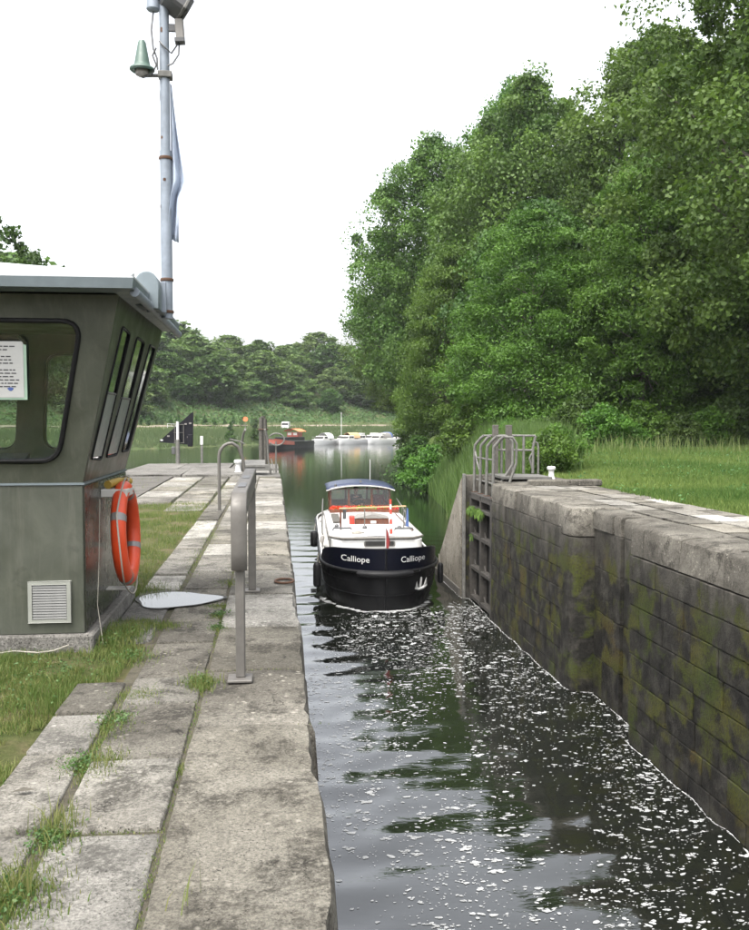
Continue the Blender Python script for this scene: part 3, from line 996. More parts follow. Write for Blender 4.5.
K, SS = np.meshgrid(np.arange(SN), np.array([-6, 0, 1.2, 2.5, 4, 6, 8, 11, 14, 18, 22, 25, 28, 31, 35, 40, 45, 50, 56, 62, 70, 80, 95, 120, 180.0]))
X, Y, Z = shore_pt(K, SS)
gy, gx = X.shape
ii = (np.arange(gy - 1)[:, None] * gx + np.arange(gx - 1)[None, :]).ravel()
fb = np_mesh('hillside', np.stack([X, Y, Z], -1).reshape(-1, 3), 4, faces=np.stack([ii, ii + 1, ii + gx + 1, ii + gx], -1))
fb.polygons.foreach_set('use_smooth', [True] * len(fb.polygons))
tag(link('hillside', fb, M['bank']), kind='structure')
# towpath on the far bank
rows = []
for s in (15.5, 16.5, 18.0, 18.8):
    x, y, z = shore_pt(np.arange(SN), s)
    rows.append(list(zip(x, y, z + 0.12)))
tag(MB().grid(rows).build('path', M['path'], smooth=60, fixn=False), kind='structure')

# ------------------------------------------------------------------ lock keeper's hut
hut = thing('control_hut', 'dark green metal lock control hut with flared glazed top and zinc roof', 'hut', (-2.44, 7.9, 0))
HX0, HX1, HY0, HY1 = -3.45, -1.42, 6.92, 8.86         # lower body
TX0, TX1, TY0, TY1 = -3.78, -1.09, 6.62, 9.16         # flared top
ZS, ZT = 1.24, 2.60
MB().box(HX0 - 0.06, HX1 + 0.07, HY0 - 0.05, HY1 + 0.06, -0.2, 0.115).build('plinth', M['concrete'], hut, bevel=0.012)
MB().box(HX0, HX1, HY0, HY1, 0.115, ZS - 0.008).build('lower_body', M['hut'], hut, bevel=0.006)
MB().box(HX1 + 0.001, HX1 + 0.009, HY0 + 0.02, HY1 - 0.02, 0.13, ZS - 0.02).build('side_sheet', M['hut_side'], hut)
MB().box(HX0 - 0.012, HX1 + 0.014, HY0 - 0.012, HY1 + 0.012, ZS - 0.008, ZS + 0.008).build('seam_strip', M['fascia'], hut)


def rounded(pts, r, n=5):
    """round the corners of a polygon"""
    out = []
    m = len(pts)
    for i in range(m):
        p0, p, p1 = Vector((*pts[i - 1], 0)), Vector((*pts[i], 0)), Vector((*pts[(i + 1) % m], 0))
        a = p + (p0 - p).normalized() * min(r, (p0 - p).length * 0.45)
        b = p + (p1 - p).normalized() * min(r, (p1 - p).length * 0.45)
        for k in range(n + 1):
            t = k / n
            q = a * (1 - t) ** 2 + p * 2 * t * (1 - t) + b * t * t
            out.append((q.x, q.y))
    return out


def inset(poly, k):
    cx = sum(p[0] for p in poly) / len(poly); cy = sum(p[1] for p in poly) / len(poly)
    return [(cx + (a - cx) * k, cy + (b - cy) * k) for a, b in poly]


def wall_panel(name, outer, holes, fn, th, mat, pane='glass', gr=0.019, pd=0.0175):
    wl = MB().plate(outer, holes, fn, 0, th).build(name, M[mat], hut)
    for h in holes:
        gasket = MB().tube([fn(a, b, -0.004) for a, b in h], gr, 6, closed=True).build('window_gasket', M['rubber'], wl, smooth=60)
        MB().prism(h, fn, pd, pd + 0.006).build('pane', M[pane], wl)
    return wl


def lerp(a, b, t): return a + (b - a) * t
def tz(z): return (z - ZS) / (ZT - ZS)


# fn(a, z, d): a along the wall, z height, d depth inwards (0 = outer face)
front_fn = lambda a, z, d: (a, lerp(HY0, TY0, tz(z)) + d, z)
back_fn = lambda a, z, d: (a, lerp(HY1, TY1, tz(z)) - d, z)
right_fn = lambda a, z, d: (lerp(HX1, TX1, tz(z)) - d, a, z)
left_fn = lambda a, z, d: (lerp(HX0, TX0, tz(z)) + d, a, z)
Z0, Z1 = ZS + 0.006, ZT
e0 = lambda z: lerp(HX1, TX1, tz(z))
e1 = lambda z: lerp(HX0, TX0, tz(z))
win_f = rounded([(-3.2, 1.41), (-1.585, 1.41), (-1.36, 2.415), (-3.5, 2.415)], 0.14)
wf = wall_panel('front_wall', [(HX0, Z0), (HX1, Z0), (TX1, Z1), (TX0, Z1)], [win_f], front_fn, 0.05, 'hut')
holes = [rounded([(7.01, 1.42), (7.43, 1.40), (7.40, 2.40), (7.02, 2.42)], 0.05), rounded([(7.63, 1.41), (8.13, 1.41), (8.20, 2.40), (7.76, 2.41)], 0.05), rounded([(8.36, 1.43), (8.72, 1.43), (8.90, 2.41), (8.54, 2.41)], 0.05)]
ws = wall_panel('side_wall', [(HY0 + 0.052, Z0), (HY1 - 0.052, Z0), (TY1 - 0.052, Z1), (TY0 + 0.052, Z1)], holes, right_fn, 0.05, 'hut_upper', pane='glass_painted_sheen', gr=0.009, pd=0.004)
for a0, a1, b0, b1 in [(7.03, 7.41, 1.43, 1.92), (7.66, 8.15, 1.43, 1.90)]:        # lower hoppers with pale film
    MB().prism([(a0, b0), (a1, b0), (a1, b1), (a0 + 0.01, b1)], right_fn, -0.003, 0.002).build('hopper_pane', M['frosted'], ws)
    MB().tube([right_fn(a0, b1, 0.0), right_fn(a1, b1, 0.0)], 0.010, 6).build('hopper_rail', M['galv'], ws)
wins_b = [rounded([(-2.18, 1.44), (-1.55, 1.44), (-1.36, 2.36), (-2.19, 2.36)], 0.13), rounded([(-3.25, 1.44), (-2.43, 1.44), (-2.43, 2.36), (-3.45, 2.36)], 0.13)]
wall_panel('back_wall', [(HX0, Z0), (HX1, Z0), (TX1, Z1), (TX0, Z1)], wins_b, back_fn, 0.05, 'hut')
wall_panel('far_side_wall', [(HY0 + 0.052, Z0), (HY1 - 0.052, Z0), (TY1 - 0.052, Z1), (TY0 + 0.052, Z1)], [rounded([(7.1, 1.44), (8.6, 1.44), (8.75, 2.36), (6.95, 2.36)], 0.12)], left_fn, 0.05, 'hut')
MB().box(TX0 + 0.04, TX1 - 0.04, TY0 + 0.06, TY1 - 0.06, ZT - 0.05, ZT - 0.02).build('ceiling_panel', M['hut'], hut)
# inside: desk along the front glass, a sliver of console
MB().box(HX0 + 0.06, HX1 - 0.06, HY0 + 0.03, HY0 + 0.42, 1.36, 1.395).build('desk', M['grey_box'], hut, bevel=0.006)
MB().hexa([(-2.35, 7.15, 1.397), (-1.9, 7.15, 1.397), (-1.9, 7.33, 1.397), (-2.35, 7.33, 1.397)], [(-2.35, 7.17, 1.41), (-1.9, 7.17, 1.41), (-1.9, 7.33, 1.46), (-2.35, 7.33, 1.46)]).build('console', M['pole'], hut, bevel=0.004)
# ventilation grille
gr = MB().plate([(-1.825, 0.205), (-1.515, 0.205), (-1.515, 0.515), (-1.825, 0.515)], [[(-1.795, 0.23), (-1.795, 0.49), (-1.545, 0.49), (-1.545, 0.23)]], lambda a, b, d: (a, HY0 - 0.001 - d, b), 0, 0.022).build('vent_grille', M['vent_frame'], hut, bevel=0.003)
MB().box(-1.795, -1.545, HY0 - 0.004, HY0 - 0.001, 0.23, 0.49).build('vent_back', M['dark_grey'], gr)
sl = MB().hexa([(-1.793, 0, 0), (-1.547, 0, 0), (-1.547, 0.004, 0.012), (-1.793, 0.004, 0.012)], [(-1.793, -0.010, 0.0), (-1.547, -0.010, 0.0), (-1.547, -0.006, 0.014), (-1.793, -0.006, 0.014)]).mesh('vent_slat')
for k in range(13):
    o = link('vent_slat', sl, M['pale_slat'], gr)
    o.location = (0, HY0 - 0.010, 0.234 + k * 0.0195)
# roof: low zinc pyramid with a folded grey fascia
RX0, RX1, RY0, RY1 = -3.93, -0.945, 6.34, 9.36
apex = (-2.44, 7.85, 3.02)
rf = MB()
c4 = [(RX0, RY0, 2.695), (RX1, RY0, 2.695), (RX1, RY1, 2.695), (RX0, RY1, 2.695)]
rf.add(c4 + [apex] + [(x, y, 2.68) for x, y, z in c4], [(0, 1, 4), (1, 2, 4), (2, 3, 4), (3, 0, 4), (8, 7, 6, 5), (0, 5, 6, 1), (1, 6, 7, 2), (2, 7, 8, 3), (3, 8, 5, 0)])
roof = rf.build('roof', M['roof'], hut)
for a, b in zip(c4, c4[1:] + c4[:1]):
    MB().tube([Vector(a) + Vector((0, 0, 0.004)), Vector(apex)], 0.012, 5).build('roof_seam', M['roof'], roof)
fs = MB()
for (a, b) in ((0, 1), (1, 2), (2, 3), (3, 0)):
    p, q = Vector(c4[a]), Vector(c4[b])
    inn = Vector(((RX0 + RX1) / 2, (RY0 + RY1) / 2, 0))
    def pull(v, k): return Vector((inn.x + (v.x - inn.x) * k, inn.y + (v.y - inn.y) * k, v.z))
    fs.add([(p.x, p.y, 2.679), (q.x, q.y, 2.679), pull(q, 0.993) + Vector((0, 0, -0.085)), pull(p, 0.993) + Vector((0, 0, -0.085))], [(3, 2, 1, 0)])
    fs.add([pull(p, 0.993) + Vector((0, 0, -0.085)), pull(q, 0.993) + Vector((0, 0, -0.085)), pull(q, 0.90) + Vector((0, 0, -0.10)), pull(p, 0.90) + Vector((0, 0, -0.10))], [(3, 2, 1, 0)])
fs.build('fascia', M['fascia'], roof, fixn=False)
# half-round cowl on the side edge that carries the mast
cw = [(-1.06, 2.60), (-1.06, 2.70)] + [(-0.965 - 0.095 * math.cos(math.pi * k / 10), 2.74 + 0.115 * math.sin(math.pi * k / 10)) for k in range(0, 11)] + [(-0.87, 2.56)]
MB().prism(cw, lambda a, b, d: (a, d, b), 7.12, 7.56).build('mast_cowl', M['fascia'], hut, bevel=0.008, smooth=40)
MB().box(-0.99, -0.84, 7.30, 7.34, 2.56, 2.80).build('mast_bracket', M['pole'], hut, bevel=0.004)
MB().tube([(-0.955, 6.45, 2.60), (-0.935, 7.6, 2.58), (-0.95, 9.3, 2.58)], 0.035, 8).build('gutter', M['pole'], hut, smooth=50)
# cable on the grass in front
MB().tube([(-2.1, 6.80, 0.0), (-1.9, 6.78, 0.03), (-1.72, 6.77, 0.015), (-1.62, 6.80, 0.02), (-1.52, 6.84, 0.05)], 0.005, 6).build('cable', M['rope'], hut)

# paper notice taped inside the front window
nt_ = thing('paper_notice', 'white printed notice taped in the front window of the hut', 'notice', (-1.9, 6.7, 1.87))
nf = lambda a, b, d: front_fn(a, b, -0.022 - d)
MB().prism([(-2.02, 1.875), (-1.785, 1.875), (-1.765, 2.27), (-2.02, 2.27)], nf, 0.0, 0.002).build('sheet', M['paper'], nt_)
MB().prism([(-2.0, 1.86), (-1.765, 1.86), (-1.745, 2.25), (-2.0, 2.25)], nf, -0.004, -0.002).build('backing', m_plain('pale_green_sleeve', (0.30, 0.42, 0.33), 0.5), nt_)
lr = rng(2)
for k in range(13):
    zz = 2.235 - k * 0.0235
    if k in (2, 6): continue
    n = int(lr.integers(4, 7)); x = -2.0
    for _ in range(n):
        ln = float(lr.uniform(0.012, 0.045))
        if x + ln > -1.80: break
        MB().prism([(x, zz - 0.004), (x + ln, zz - 0.004), (x + ln, zz + 0.004), (x, zz + 0.004)], nf, 0.003, 0.0035).build('text_line', M['ink'], nt_)
        x += ln + 0.008
MB().prism([(-1.875 + 0.02 * math.cos(a) * (1 + .3 * math.sin(3 * a)), 1.935 + 0.013 * math.sin(a)) for a in np.linspace(0, 6.0, 12)], nf, 0.003, 0.0035).build('stamp', M['stamp'], nt_)
MB().prism([(-1.80, 2.30), (-1.785, 2.31), (-1.735, 2.255), (-1.75, 2.245)], nf, 0.004, 0.005).build('tape_strip', M['glass_dark'], nt_)

# ------------------------------------------------------------------ lifebuoy hung on the side of the hut
lbuoy = thing('lifebuoy', 'orange lifebuoy with grey bands and a white grab rope hung on the hut', 'lifebuoy', (-1.25, 8.0, 0.78))
C0 = Vector((-1.245, 7.78, 0.765)); RR, rr = 0.37, 0.072
tl = R(4)


def ring_pt(a, b, r=rr, RRr=RR):
    y = (RRr + r * math.cos(b)) * math.cos(a); z = (RRr + r * math.cos(b)) * math.sin(a); x = r * 0.85 * math.sin(b)
    return (C0.x + x - z * math.sin(tl) * 0.6, C0.y + y, C0.z + z)


def torus(a0, a1, r, na, nb=14):
    rows = []
    for i in range(na + 1):
        a = lerp(a0, a1, i / na)
        rows.append([ring_pt(a, 2 * math.pi * k / nb, r) for k in range(nb + 1)])
    return MB().grid(rows)


MB_t = torus(0, 2 * math.pi, rr, 56)
ring = MB_t.build('ring', M['orange'], lbuoy, smooth=60)
for k in range(4):
    a = math.pi / 4 + k * math.pi / 2 + 0.35
    torus(a - 0.075, a + 0.075, rr + 0.0025, 4).build('band', M['tape'], ring, smooth=60)
for k in range(4):                                           # grab line: four loops
    a0 = math.pi / 4 + 0.35 + k * math.pi / 2; a1 = a0 + math.pi / 2
    pts = []
    for i in range(11):
        t = i / 10; a = lerp(a0, a1, t)
        sag = 0.045 * math.sin(math.pi * t)
        p = ring_pt(a, 0.0, rr, RR + 0.012 + sag)
        pts.append((p[0] + 0.03 * math.sin(math.pi * t), p[1], p[2] - sag * 0.8))
    MB().tube(pts, 0.007, 6).build('grab_rope', M['rope'], lbuoy, smooth=60)
hk = thing('lifebuoy_holder', 'white bracket and yellow rope bag behind the lifebuoy', 'bracket', (-1.40, 7.8, 1.15))
MB().box(-1.41, -1.20, 7.55, 7.92, 1.085, 1.15).build('bracket', M['offwhite'], hk, bevel=0.006)
MB().box(-1.41, -1.22, 7.72, 7.84, 0.29, 0.305).build('lower_bracket', M['offwhite'], hk, bevel=0.004)
MB().tube([(-1.36, 7.6, 1.185), (-1.30, 7.8, 1.20), (-1.26, 8.05, 1.185)], 0.035, 8).build('rope_bag', M['yellow'], hk, smooth=60)
MB().tube([(-1.22, 7.76, 1.20), (-1.215, 7.78, 1.235), (-1.26, 7.84, 1.24), (-1.31, 7.9, 1.21)], 0.006, 5).build('lanyard', M['rope'], hk)
MB().tube([(-1.34, 7.15, 1.1), (-1.345, 7.1, 0.6), (-1.35, 7.05, 0.3), (-1.30, 6.98, 0.02)], 0.0025, 5).build('cord', M['rope'], hk)

# ------------------------------------------------------------------ mast on the hut roof
mast = thing('mast', 'pale blue grey steel mast with floodlight and siren beside the hut roof', 'mast', (-0.865, 7.6, 2.55))
PX, PY = -0.865, 7.6
MB().tube([(PX, PY, 2.545), (PX, PY, 3.9)], 0.046, 14).build('pole', M['pole'], mast, smooth=50)
MB().tube([(PX, PY, 3.9), (PX, PY, 5.4)], 0.039, 14).build('upper_pole', M['pole'], mast, smooth=50)
for z in (2.60, 2.86, 3.84):
    MB().lathe([(0.052, -0.012), (0.056, 0), (0.052, 0.012)], 16, (PX, PY, z)).build('collar', M['rust'], mast, smooth=50)
for z, h, a in [(4.72, .10, 2.6), (4.52, .06, 3.3), (4.34, .10, 3.0), (4.0, .03, 4.0), (3.66, .03, 4.6), (4.85, .05, 4.2), (3.45, .04, 3.5)]:
    rows = [[(PX + 0.0475 * (1 if z < 3.9 else .85) * math.cos(a + t), PY + 0.0475 * (1 if z < 3.9 else .85) * math.sin(a + t), z + h * (k / 5 - .5) * (1 - 2 * abs(t))) for t in (-.25, -.1, .1, .25)] for k in range(6)]
    MB().grid(rows).build('rust_streak', M['rust'], mast, fixn=False)
# siren: bell-shaped cap on an arm
sa = MB().tube([(PX - 0.02, PY, 4.50), (PX - 0.16, PY - 0.02, 4.485)], 0.014, 8).build('siren_arm', M['galv'], mast)
MB().box(PX - 0.05, PX + 0.06, PY - 0.052, PY + 0.05, 4.475, 4.525).build('arm_clamp', M['galv'], sa, bevel=0.005)
sx = PX - 0.175
sn = MB().lathe([(0.0, 0.235), (0.022, 0.232), (0.032, 0.215), (0.062, 0.05), (0.068, 0.03), (0.098, 0.012), (0.10, 0.0), (0.085, -0.012), (0.06, 0.0)], 20, (sx, PY - 0.02, 4.53), False).build('siren', M['green_siren'], mast, smooth=50)
MB().lathe([(0.055, 0.0), (0.055, -0.035), (0.03, -0.05)], 14, (sx, PY - 0.02, 4.528)).build('siren_horn', M['grey_box'], sn, smooth=40)
# floodlight, small lamp, junction box, cables
def obox(name, c, sx_, sy_, sz_, rx, ry, rz, mat, parent, bev=0.01):
    m = Matrix.Translation(c) @ Matrix.Rotation(rz, 4, 'Z') @ Matrix.Rotation(ry, 4, 'Y') @ Matrix.Rotation(rx, 4, 'X')
    mb = MB().box(-sx_, sx_, -sy_, sy_, -sz_, sz_)
    mb.v = [tuple(m @ Vector(p)) for p in mb.v]
    return mb.build(name, M[mat], parent, bevel=bev)
fl = obox('floodlight', (PX + 0.10, PY - 0.02, 5.07), 0.11, 0.10, 0.075, R(-10), R(28), R(20), 'dark_grey', mast, 0.02)
obox('floodlight_visor', (PX + 0.175, PY - 0.05, 5.04), 0.012, 0.09, 0.09, R(-10), R(28), R(20), 'galv', fl, 0.004)
obox('yoke', (PX, PY - 0.01, 5.12), 0.045, 0.05, 0.03, 0, 0, 0, 'rust', mast)
MB().lathe([(0.035, 0), (0.05, -0.05), (0.055, -0.15), (0.045, -0.16), (0.02, -0.165)], 14, (PX - 0.085, PY, 5.17)).build('small_lamp', M['pole'], mast, smooth=40)
jb = obox('junction_box', (PX + 0.125, PY - 0.01, 4.855), 0.034, 0.035, 0.09, 0, R(-4), 0, 'grey_box', mast)
obox('junction_cap', (PX + 0.125, PY - 0.01, 4.775), 0.04, 0.04, 0.018, 0, R(-4), 0, 'dark_grey', jb, 0.004)
obox('box_arm', (PX + 0.06, PY, 4.88), 0.035, 0.012, 0.03, 0, 0, 0, 'dark_grey', jb, 0.004)
def cable(pts):
    MB().tube(pts, 0.0075, 6).build('cable', M['dark_grey'], mast, smooth=60)
cable([(PX - 0.085, PY, 5.0), (PX - 0.10, PY - .02, 4.85), (PX - 0.085, PY - .03, 4.70), (PX - 0.055, PY - .04, 4.62), (PX - 0.05, PY - .045, 4.53)])
cable([(PX + 0.12, PY - .01, 4.76), (PX + 0.115, PY - .03, 4.66), (PX + 0.07, PY - .05, 4.58), (PX + 0.03, PY - .05, 4.56)])
cable([(PX + 0.12, PY - .01, 4.77), (PX + 0.06, PY - .05, 4.66), (PX - 0.01, PY - .055, 4.72), (PX - 0.035, PY - .03, 4.76)])
cable([(PX - 0.175, PY - .02, 4.48), (PX - 0.17, PY - .03, 4.465), (PX - 0.10, PY - .04, 4.49), (PX - 0.06, PY - .05, 4.56), (PX - 0.09, PY - .04, 4.64), (PX - 0.06, PY - .045, 4.7)])
# limp flag tied to the mast
fr_ = rng(8)
rows = []
for j in range(22):
    t = j / 21
    z = 4.44 - t * 1.22
    if t < 0.62:
        wdt = 0.012 + 0.105 * (t / 0.62) ** 1.3
    else:
        wdt = 0.117 - 0.055 * smooth(0.62, 0.74, t) - 0.02 * (t - 0.74)
    row = []
    for i in range(9):
        s = i / 8
        fold = 0.045 * math.sin(s * 9 + t * 3.0) * (0.3 + t)
        row.append((PX + 0.040 + wdt * s - 0.16 * max(0, t - 0.62) * (1 - s), PY + 0.01 + fold + 0.02 * s, z - 0.05 * s * t + 0.012 * math.sin(7 * s + 5 * t)))
    rows.append(row)
flag = MB().grid(rows).build('flag', M['flag'], mast, smooth=80, fixn=False)
md = flag.modifiers.new('cloth', 'SOLIDIFY'); md.thickness = 0.003

# ------------------------------------------------------------------ steel furniture on the left quay
# long guard rail seen end-on in the foreground, with a broad control head
gdr = thing('guard_rail', 'tall brushed steel guard rail with broad rounded head in the foreground', 'guard rail', (-0.23, 5.95, 0))
GX = -0.225
MB().box(GX - 0.085, GX + 0.075, 5.86, 6.03, 0.004, 0.022).build('base_plate', M['steel'], gdr, bevel=0.004)
MB().box(GX - 0.075, GX + 0.075, 9.0, 9.16, 0.004, 0.022).build('base_plate', M['steel'], gdr, bevel=0.004)
MB().box(GX - 0.033, GX + 0.030, 5.925, 5.975, 0.02, 0.80).build('front_leg', M['steel'], gdr, bevel=0.008)
MB().box(GX - 0.038, GX + 0.038, 9.05, 9.10, 0.02, 1.05).build('rear_leg', M['steel'], gdr, bevel=0.008)


def strap(profile, x0, x1, th, name, mat='steel', bev=0.005):
    """flat bar bent along a (y, z) line"""
    pts = [Vector((0, y, z)) for y, z in profile]
    outer, inner = [], []
    for i, p in enumerate(pts):
        t = (pts[min(i + 1, len(pts) - 1)] - pts[max(i - 1, 0)]).normalized()
        n = Vector((0, -t.z, t.y))
        outer.append(p + n * th / 2); inner.append(p - n * th / 2)
    poly = [(p.y, p.z) for p in outer] + [(p.y, p.z) for p in reversed(inner)]
    return MB().prism(poly, lambda a, b, d: (d, a, b), x0, x1).build(name, M[mat], gdr, bevel=bev, smooth=45)


prof = [(5.90, 0.74), (5.88, 0.85), (5.88, 1.05)] + [(6.00 - 0.12 * math.cos(t), 1.10 + 0.12 * math.sin(t)) for t in np.linspace(0.1, 1.57, 7)] + [(6.6, 1.225), (8.9, 1.225)] + [(8.95 + 0.13 * math.sin(t), 1.095 + 0.13 * math.cos(t)) for t in np.linspace(0.2, 1.57, 5)]
strap(prof, GX - 0.056, GX + 0.046, 0.045, 'top_strap')
MB().box(GX - 0.045, GX + 0.04, 5.91, 9.06, 1.08, 1.20).build('rail_web', M['steel'], gdr)
MB().box(GX - 0.03, GX + 0.025, 6.35, 6.75, 1.249, 1.251).build('label_plate', M['dark_grey'], gdr)
MB().box(GX - 0.03, GX + 0.025, 7.3, 7.7, 1.249, 1.251).build('label_plate', M['dark_grey'], gdr)


def hoop(name, label, pts, r, mat='steel', cat='hoop', feet=True):
    o = thing(name, label, cat, (pts[0][0], pts[0][1], 0))
    MB().tube(pts, r, 10).build('hoop_bar', M[mat], o, smooth=50)
    if feet:
        for p in (pts[0], pts[-1]):
            MB().lathe([(r * 2, 0), (r * 2, 0.012), (r * 1.2, 0.014)], 12, (p[0], p[1], 0.0)).build('foot_plate', M[mat], o)
    return o


arc = [(-0.80 - 0.245 * math.cos(t), 17.42, 1.05 + 0.25 * math.sin(t)) for t in np.linspace(0, math.pi, 11)]
hoop('handrail_hoop', 'grey steel hoop standing on the quay behind the guard rail', [(-1.045, 17.42, 0)] + arc[:6] + [(-0.69, 17.45, 1.23), (-0.60, 17.5, 1.0), (-0.54, 17.5, 0.5), (-0.52, 17.5, 0.0)], 0.032)

# white mooring bollards
def bollard(name, label, loc, s=1.0):
    b = MB().lathe([(0.11, 0), (0.11, 0.02), (0.085, 0.05), (0.075, 0.2), (0.085, 0.25), (0.12, 0.28), (0.125, 0.33), (0.10, 0.36), (0.0, 0.37)], 20).build(name, M['white'], smooth=40)
    b.location = loc
    b.scale = (s, s, s)
    return tag(b, label, 'bollard', 'white mooring bollards')


bollard('mooring_bollard', 'white mooring bollard by the gate walkway at the quay end', (-1.17, 29.9, 0.05), 1.15)
bollard('mooring_bollard', 'white mooring bollard near the grass above the mossy wall', (7.5, 23.9, 0.15), 0.95)

# mooring ring set in the coping
mr_ = MB().tube([(0.10 + 0.10 * math.cos(a), 9.55 + 0.13 * math.sin(a), 0.02) for a in np.linspace(0, 2 * math.pi, 16, endpoint=False)], 0.013, 6, closed=True).build('mooring_ring', M['rust'], smooth=60)
tag(mr_, 'rusty iron mooring ring lying on the quay edge', 'mooring ring')

# end of the left quay: gate walkway with rails
gw = thing('gate_walkway', 'steel gate walkway with cranked handrails at the end of the left quay', 'walkway', (-0.4, 30, 0))
MB().box(-1.0, -0.12, 29.6, 29.66, 0.12, 0.30).build('kick_plate', M['galv'], gw)
tr_ = MB()
MB().hexa([(-1.0, 29.6, 0.20), (-0.3, 29.6, 0.20), (-0.3, 30.6, 0.40), (-1.0, 30.6, 0.40)], [(-1.0, 29.6, 0.23), (-0.3, 29.6, 0.23), (-0.3, 30.6, 0.43), (-1.0, 30.6, 0.43)]).build('tread_plate', M['galv'], gw)
for k in range(7):
    MB().box(-0.97 + k * 0.095, -0.94 + k * 0.095, 29.62, 29.64, 0.231, 0.30).build('tread_rib', M['galv'], gw)
MB().tube([(-1.06, 30.2, 0.0), (-1.06, 30.1, 1.0), (-1.0, 29.9, 1.30), (-0.93, 29.7, 1.46)], 0.055, 10, flat=(1.0, 0.7)).build('handrail_post', M['galv'], gw, smooth=50)
MB().tube([(-0.10, 30.0, -0.1), (-0.20, 30.0, 0.5), (-0.22, 30.0, 1.2), (-0.30, 29.9, 1.46)], 0.05, 10, flat=(1.0, 0.7)).build('handrail_post', M['galv'], gw, smooth=50)
MB().tube([(-1.45, 29.9, 1.14), (-1.1, 29.9, 1.06), (-0.96, 29.9, 0.98)], 0.025, 8).build('side_rail', M['galv'], gw)
MB().tube([(0.06, 30.4, 0.0), (0.06, 30.4, 1.05)], 0.03, 8).build('post', M['galv'], gw)
MB().tube([(0.08 + 0.26 * math.cos(a), 30.3, 1.12 + 0.20 * math.sin(a)) for a in np.linspace(-2.6, 2.6, 15)], 0.028, 8).build('ring_handle', M['galv'], gw, smooth=60)
for z in (0.95, 1.15):
    MB().tube([(-0.22, 30.0, z), (0.0, 30.3, z - 0.02)], 0.018, 6).build('link_bar', M['galv'], gw)
MB().tube([(-0.10, 30.0, 0.5), (0.0, 29.8, 0.05)], 0.018, 6).build('stay', M['galv'], gw)

# triangular navigation board seen from behind
sg = thing('triangle_sign', 'black triangular navigation board seen from behind on a grey post', 'sign', (-3.87, 37.0, 0.05))
SY_ = 36.5
MB().tube([(-3.80, SY_, 0.03), (-3.80, SY_, 1.0)], 0.085, 12).build('post', M['galv'], sg, smooth=50)
MB().tube([(-3.80, SY_, 1.0), (-3.80, SY_, 1.72)], 0.055, 12).build('upper_post', M['white'], sg, smooth=50)
MB().prism(rounded([(-4.58, 0.90), (-3.22, 0.78), (-3.19, 2.14)], 0.10), lambda a, b, d: (a, SY_ + 0.14 + d, b), 0, 0.05).build('board', M['sign_back'], sg)
for x in (-3.93, -3.58):
    MB().box(x - 0.012, x + 0.012, SY_ + 0.10, SY_ + 0.138, 0.85, 1.62).build('bracket_bar', M['galv'], sg)
for z in (0.87, 1.28, 1.60):
    MB().box(-3.96, -3.56, SY_ + 0.08, SY_ + 0.105, z - 0.012, z + 0.012).build('bracket_bar', M['galv'], sg)
for x, z in [(-4.44, 0.98), (-4.18, 1.14), (-3.5, 1.62), (-3.32, 1.65), (-3.4, 1.1)]:
    MB().box(x - 0.045, x + 0.045, SY_ + 0.11, SY_ + 0.139, z - 0.03, z + 0.03).build('lamp_fixing', M['grey_box'] if x > -4.4 else M['white'], sg)
MB().box(-3.42, -3.22, SY_ + 0.02, SY_ + 0.139, 0.72, 1.2).build('control_box', M['sign_back'], sg, bevel=0.02)
MB().box(-4.05, -3.90, SY_ + 0.0, SY_ + 0.12, 0.42, 0.72).build('hanging_box', M['dark_grey'], sg, bevel=0.02)
# little square post beside it
pst = thing('quay_post', 'slim grey post with a white cap at the quay end', 'post', (-2.85, 36.4, 0.05))
MB().box(-2.90, -2.81, 36.35, 36.43, 0.05, 0.8).build('shaft', M['galv'], pst, bevel=0.008)
MB().box(-2.91, -2.80, 36.34, 36.44, 0.80, 1.14).build('cap', M['white'], pst, bevel=0.01)
# timber mooring pile standing in the river
pile = thing('mooring_pile', 'tall dark timber mooring pile standing in the river beyond the quay', 'pile', (-0.75, 62, WATER))
for dx, dy, h in [(-0.14, 0, 2.0), (0.14, 0.1, 1.9), (0, 0.4, 2.1)]:
    MB().tube([(-0.75 + dx, 62 + dy, WATER - 2), (-0.75 + dx * 0.9, 62 + dy, h)], [0.17, 0.14], 10).build('timber', M['wood_grey'], pile, smooth=50)
MB().tube([(-0.75 + 0.34 * math.cos(a), 62.15 + 0.4 * math.sin(a), 1.2) for a in np.linspace(0, 6.28, 14, endpoint=False)], 0.04, 6, closed=True).build('iron_band', M['rust'], pile)

# ------------------------------------------------------------------ open lock gate on the right
gate = thing('lock_gate', 'rusty dark steel lock gate folded open into its recess', 'lock gate', (5.6, 23.9, WATER))
YA, YB = 22.34, 24.92
bars = [(YA, YA + 0.16, -6, -0.30), (YB - 0.16, YB, -6, -0.30), (23.56, 23.68, -6, -0.42)]
for a, b, z0, z1 in bars:
    MB().box(5.46, 5.66, a, b, z0, z1).build('gate_post', M['gate_steel'], gate, bevel=0.01)
for z, h in [(-0.36, 0.14), (-0.68, 0.09), (-1.44, 0.10), (-2.34, 0.10), (-3.18, 0.10)]:
    for a, b in ((YA + 0.161, 23.559), (23.681, YB - 0.161)):
        MB().box(5.465, 5.65, a, b, z - h / 2, z + h / 2).build('cross_beam', M['gate_steel'], gate, bevel=0.008)
MB().box(5.45, 5.665, YA - 0.01, YB + 0.01, -0.295, -0.255).build('top_plate', M['gate_steel'], gate, bevel=0.006)
MB().box(5.67, 5.71, YA, YB, -6, -0.31).build('skin_plate', M['dark_panel'], gate)
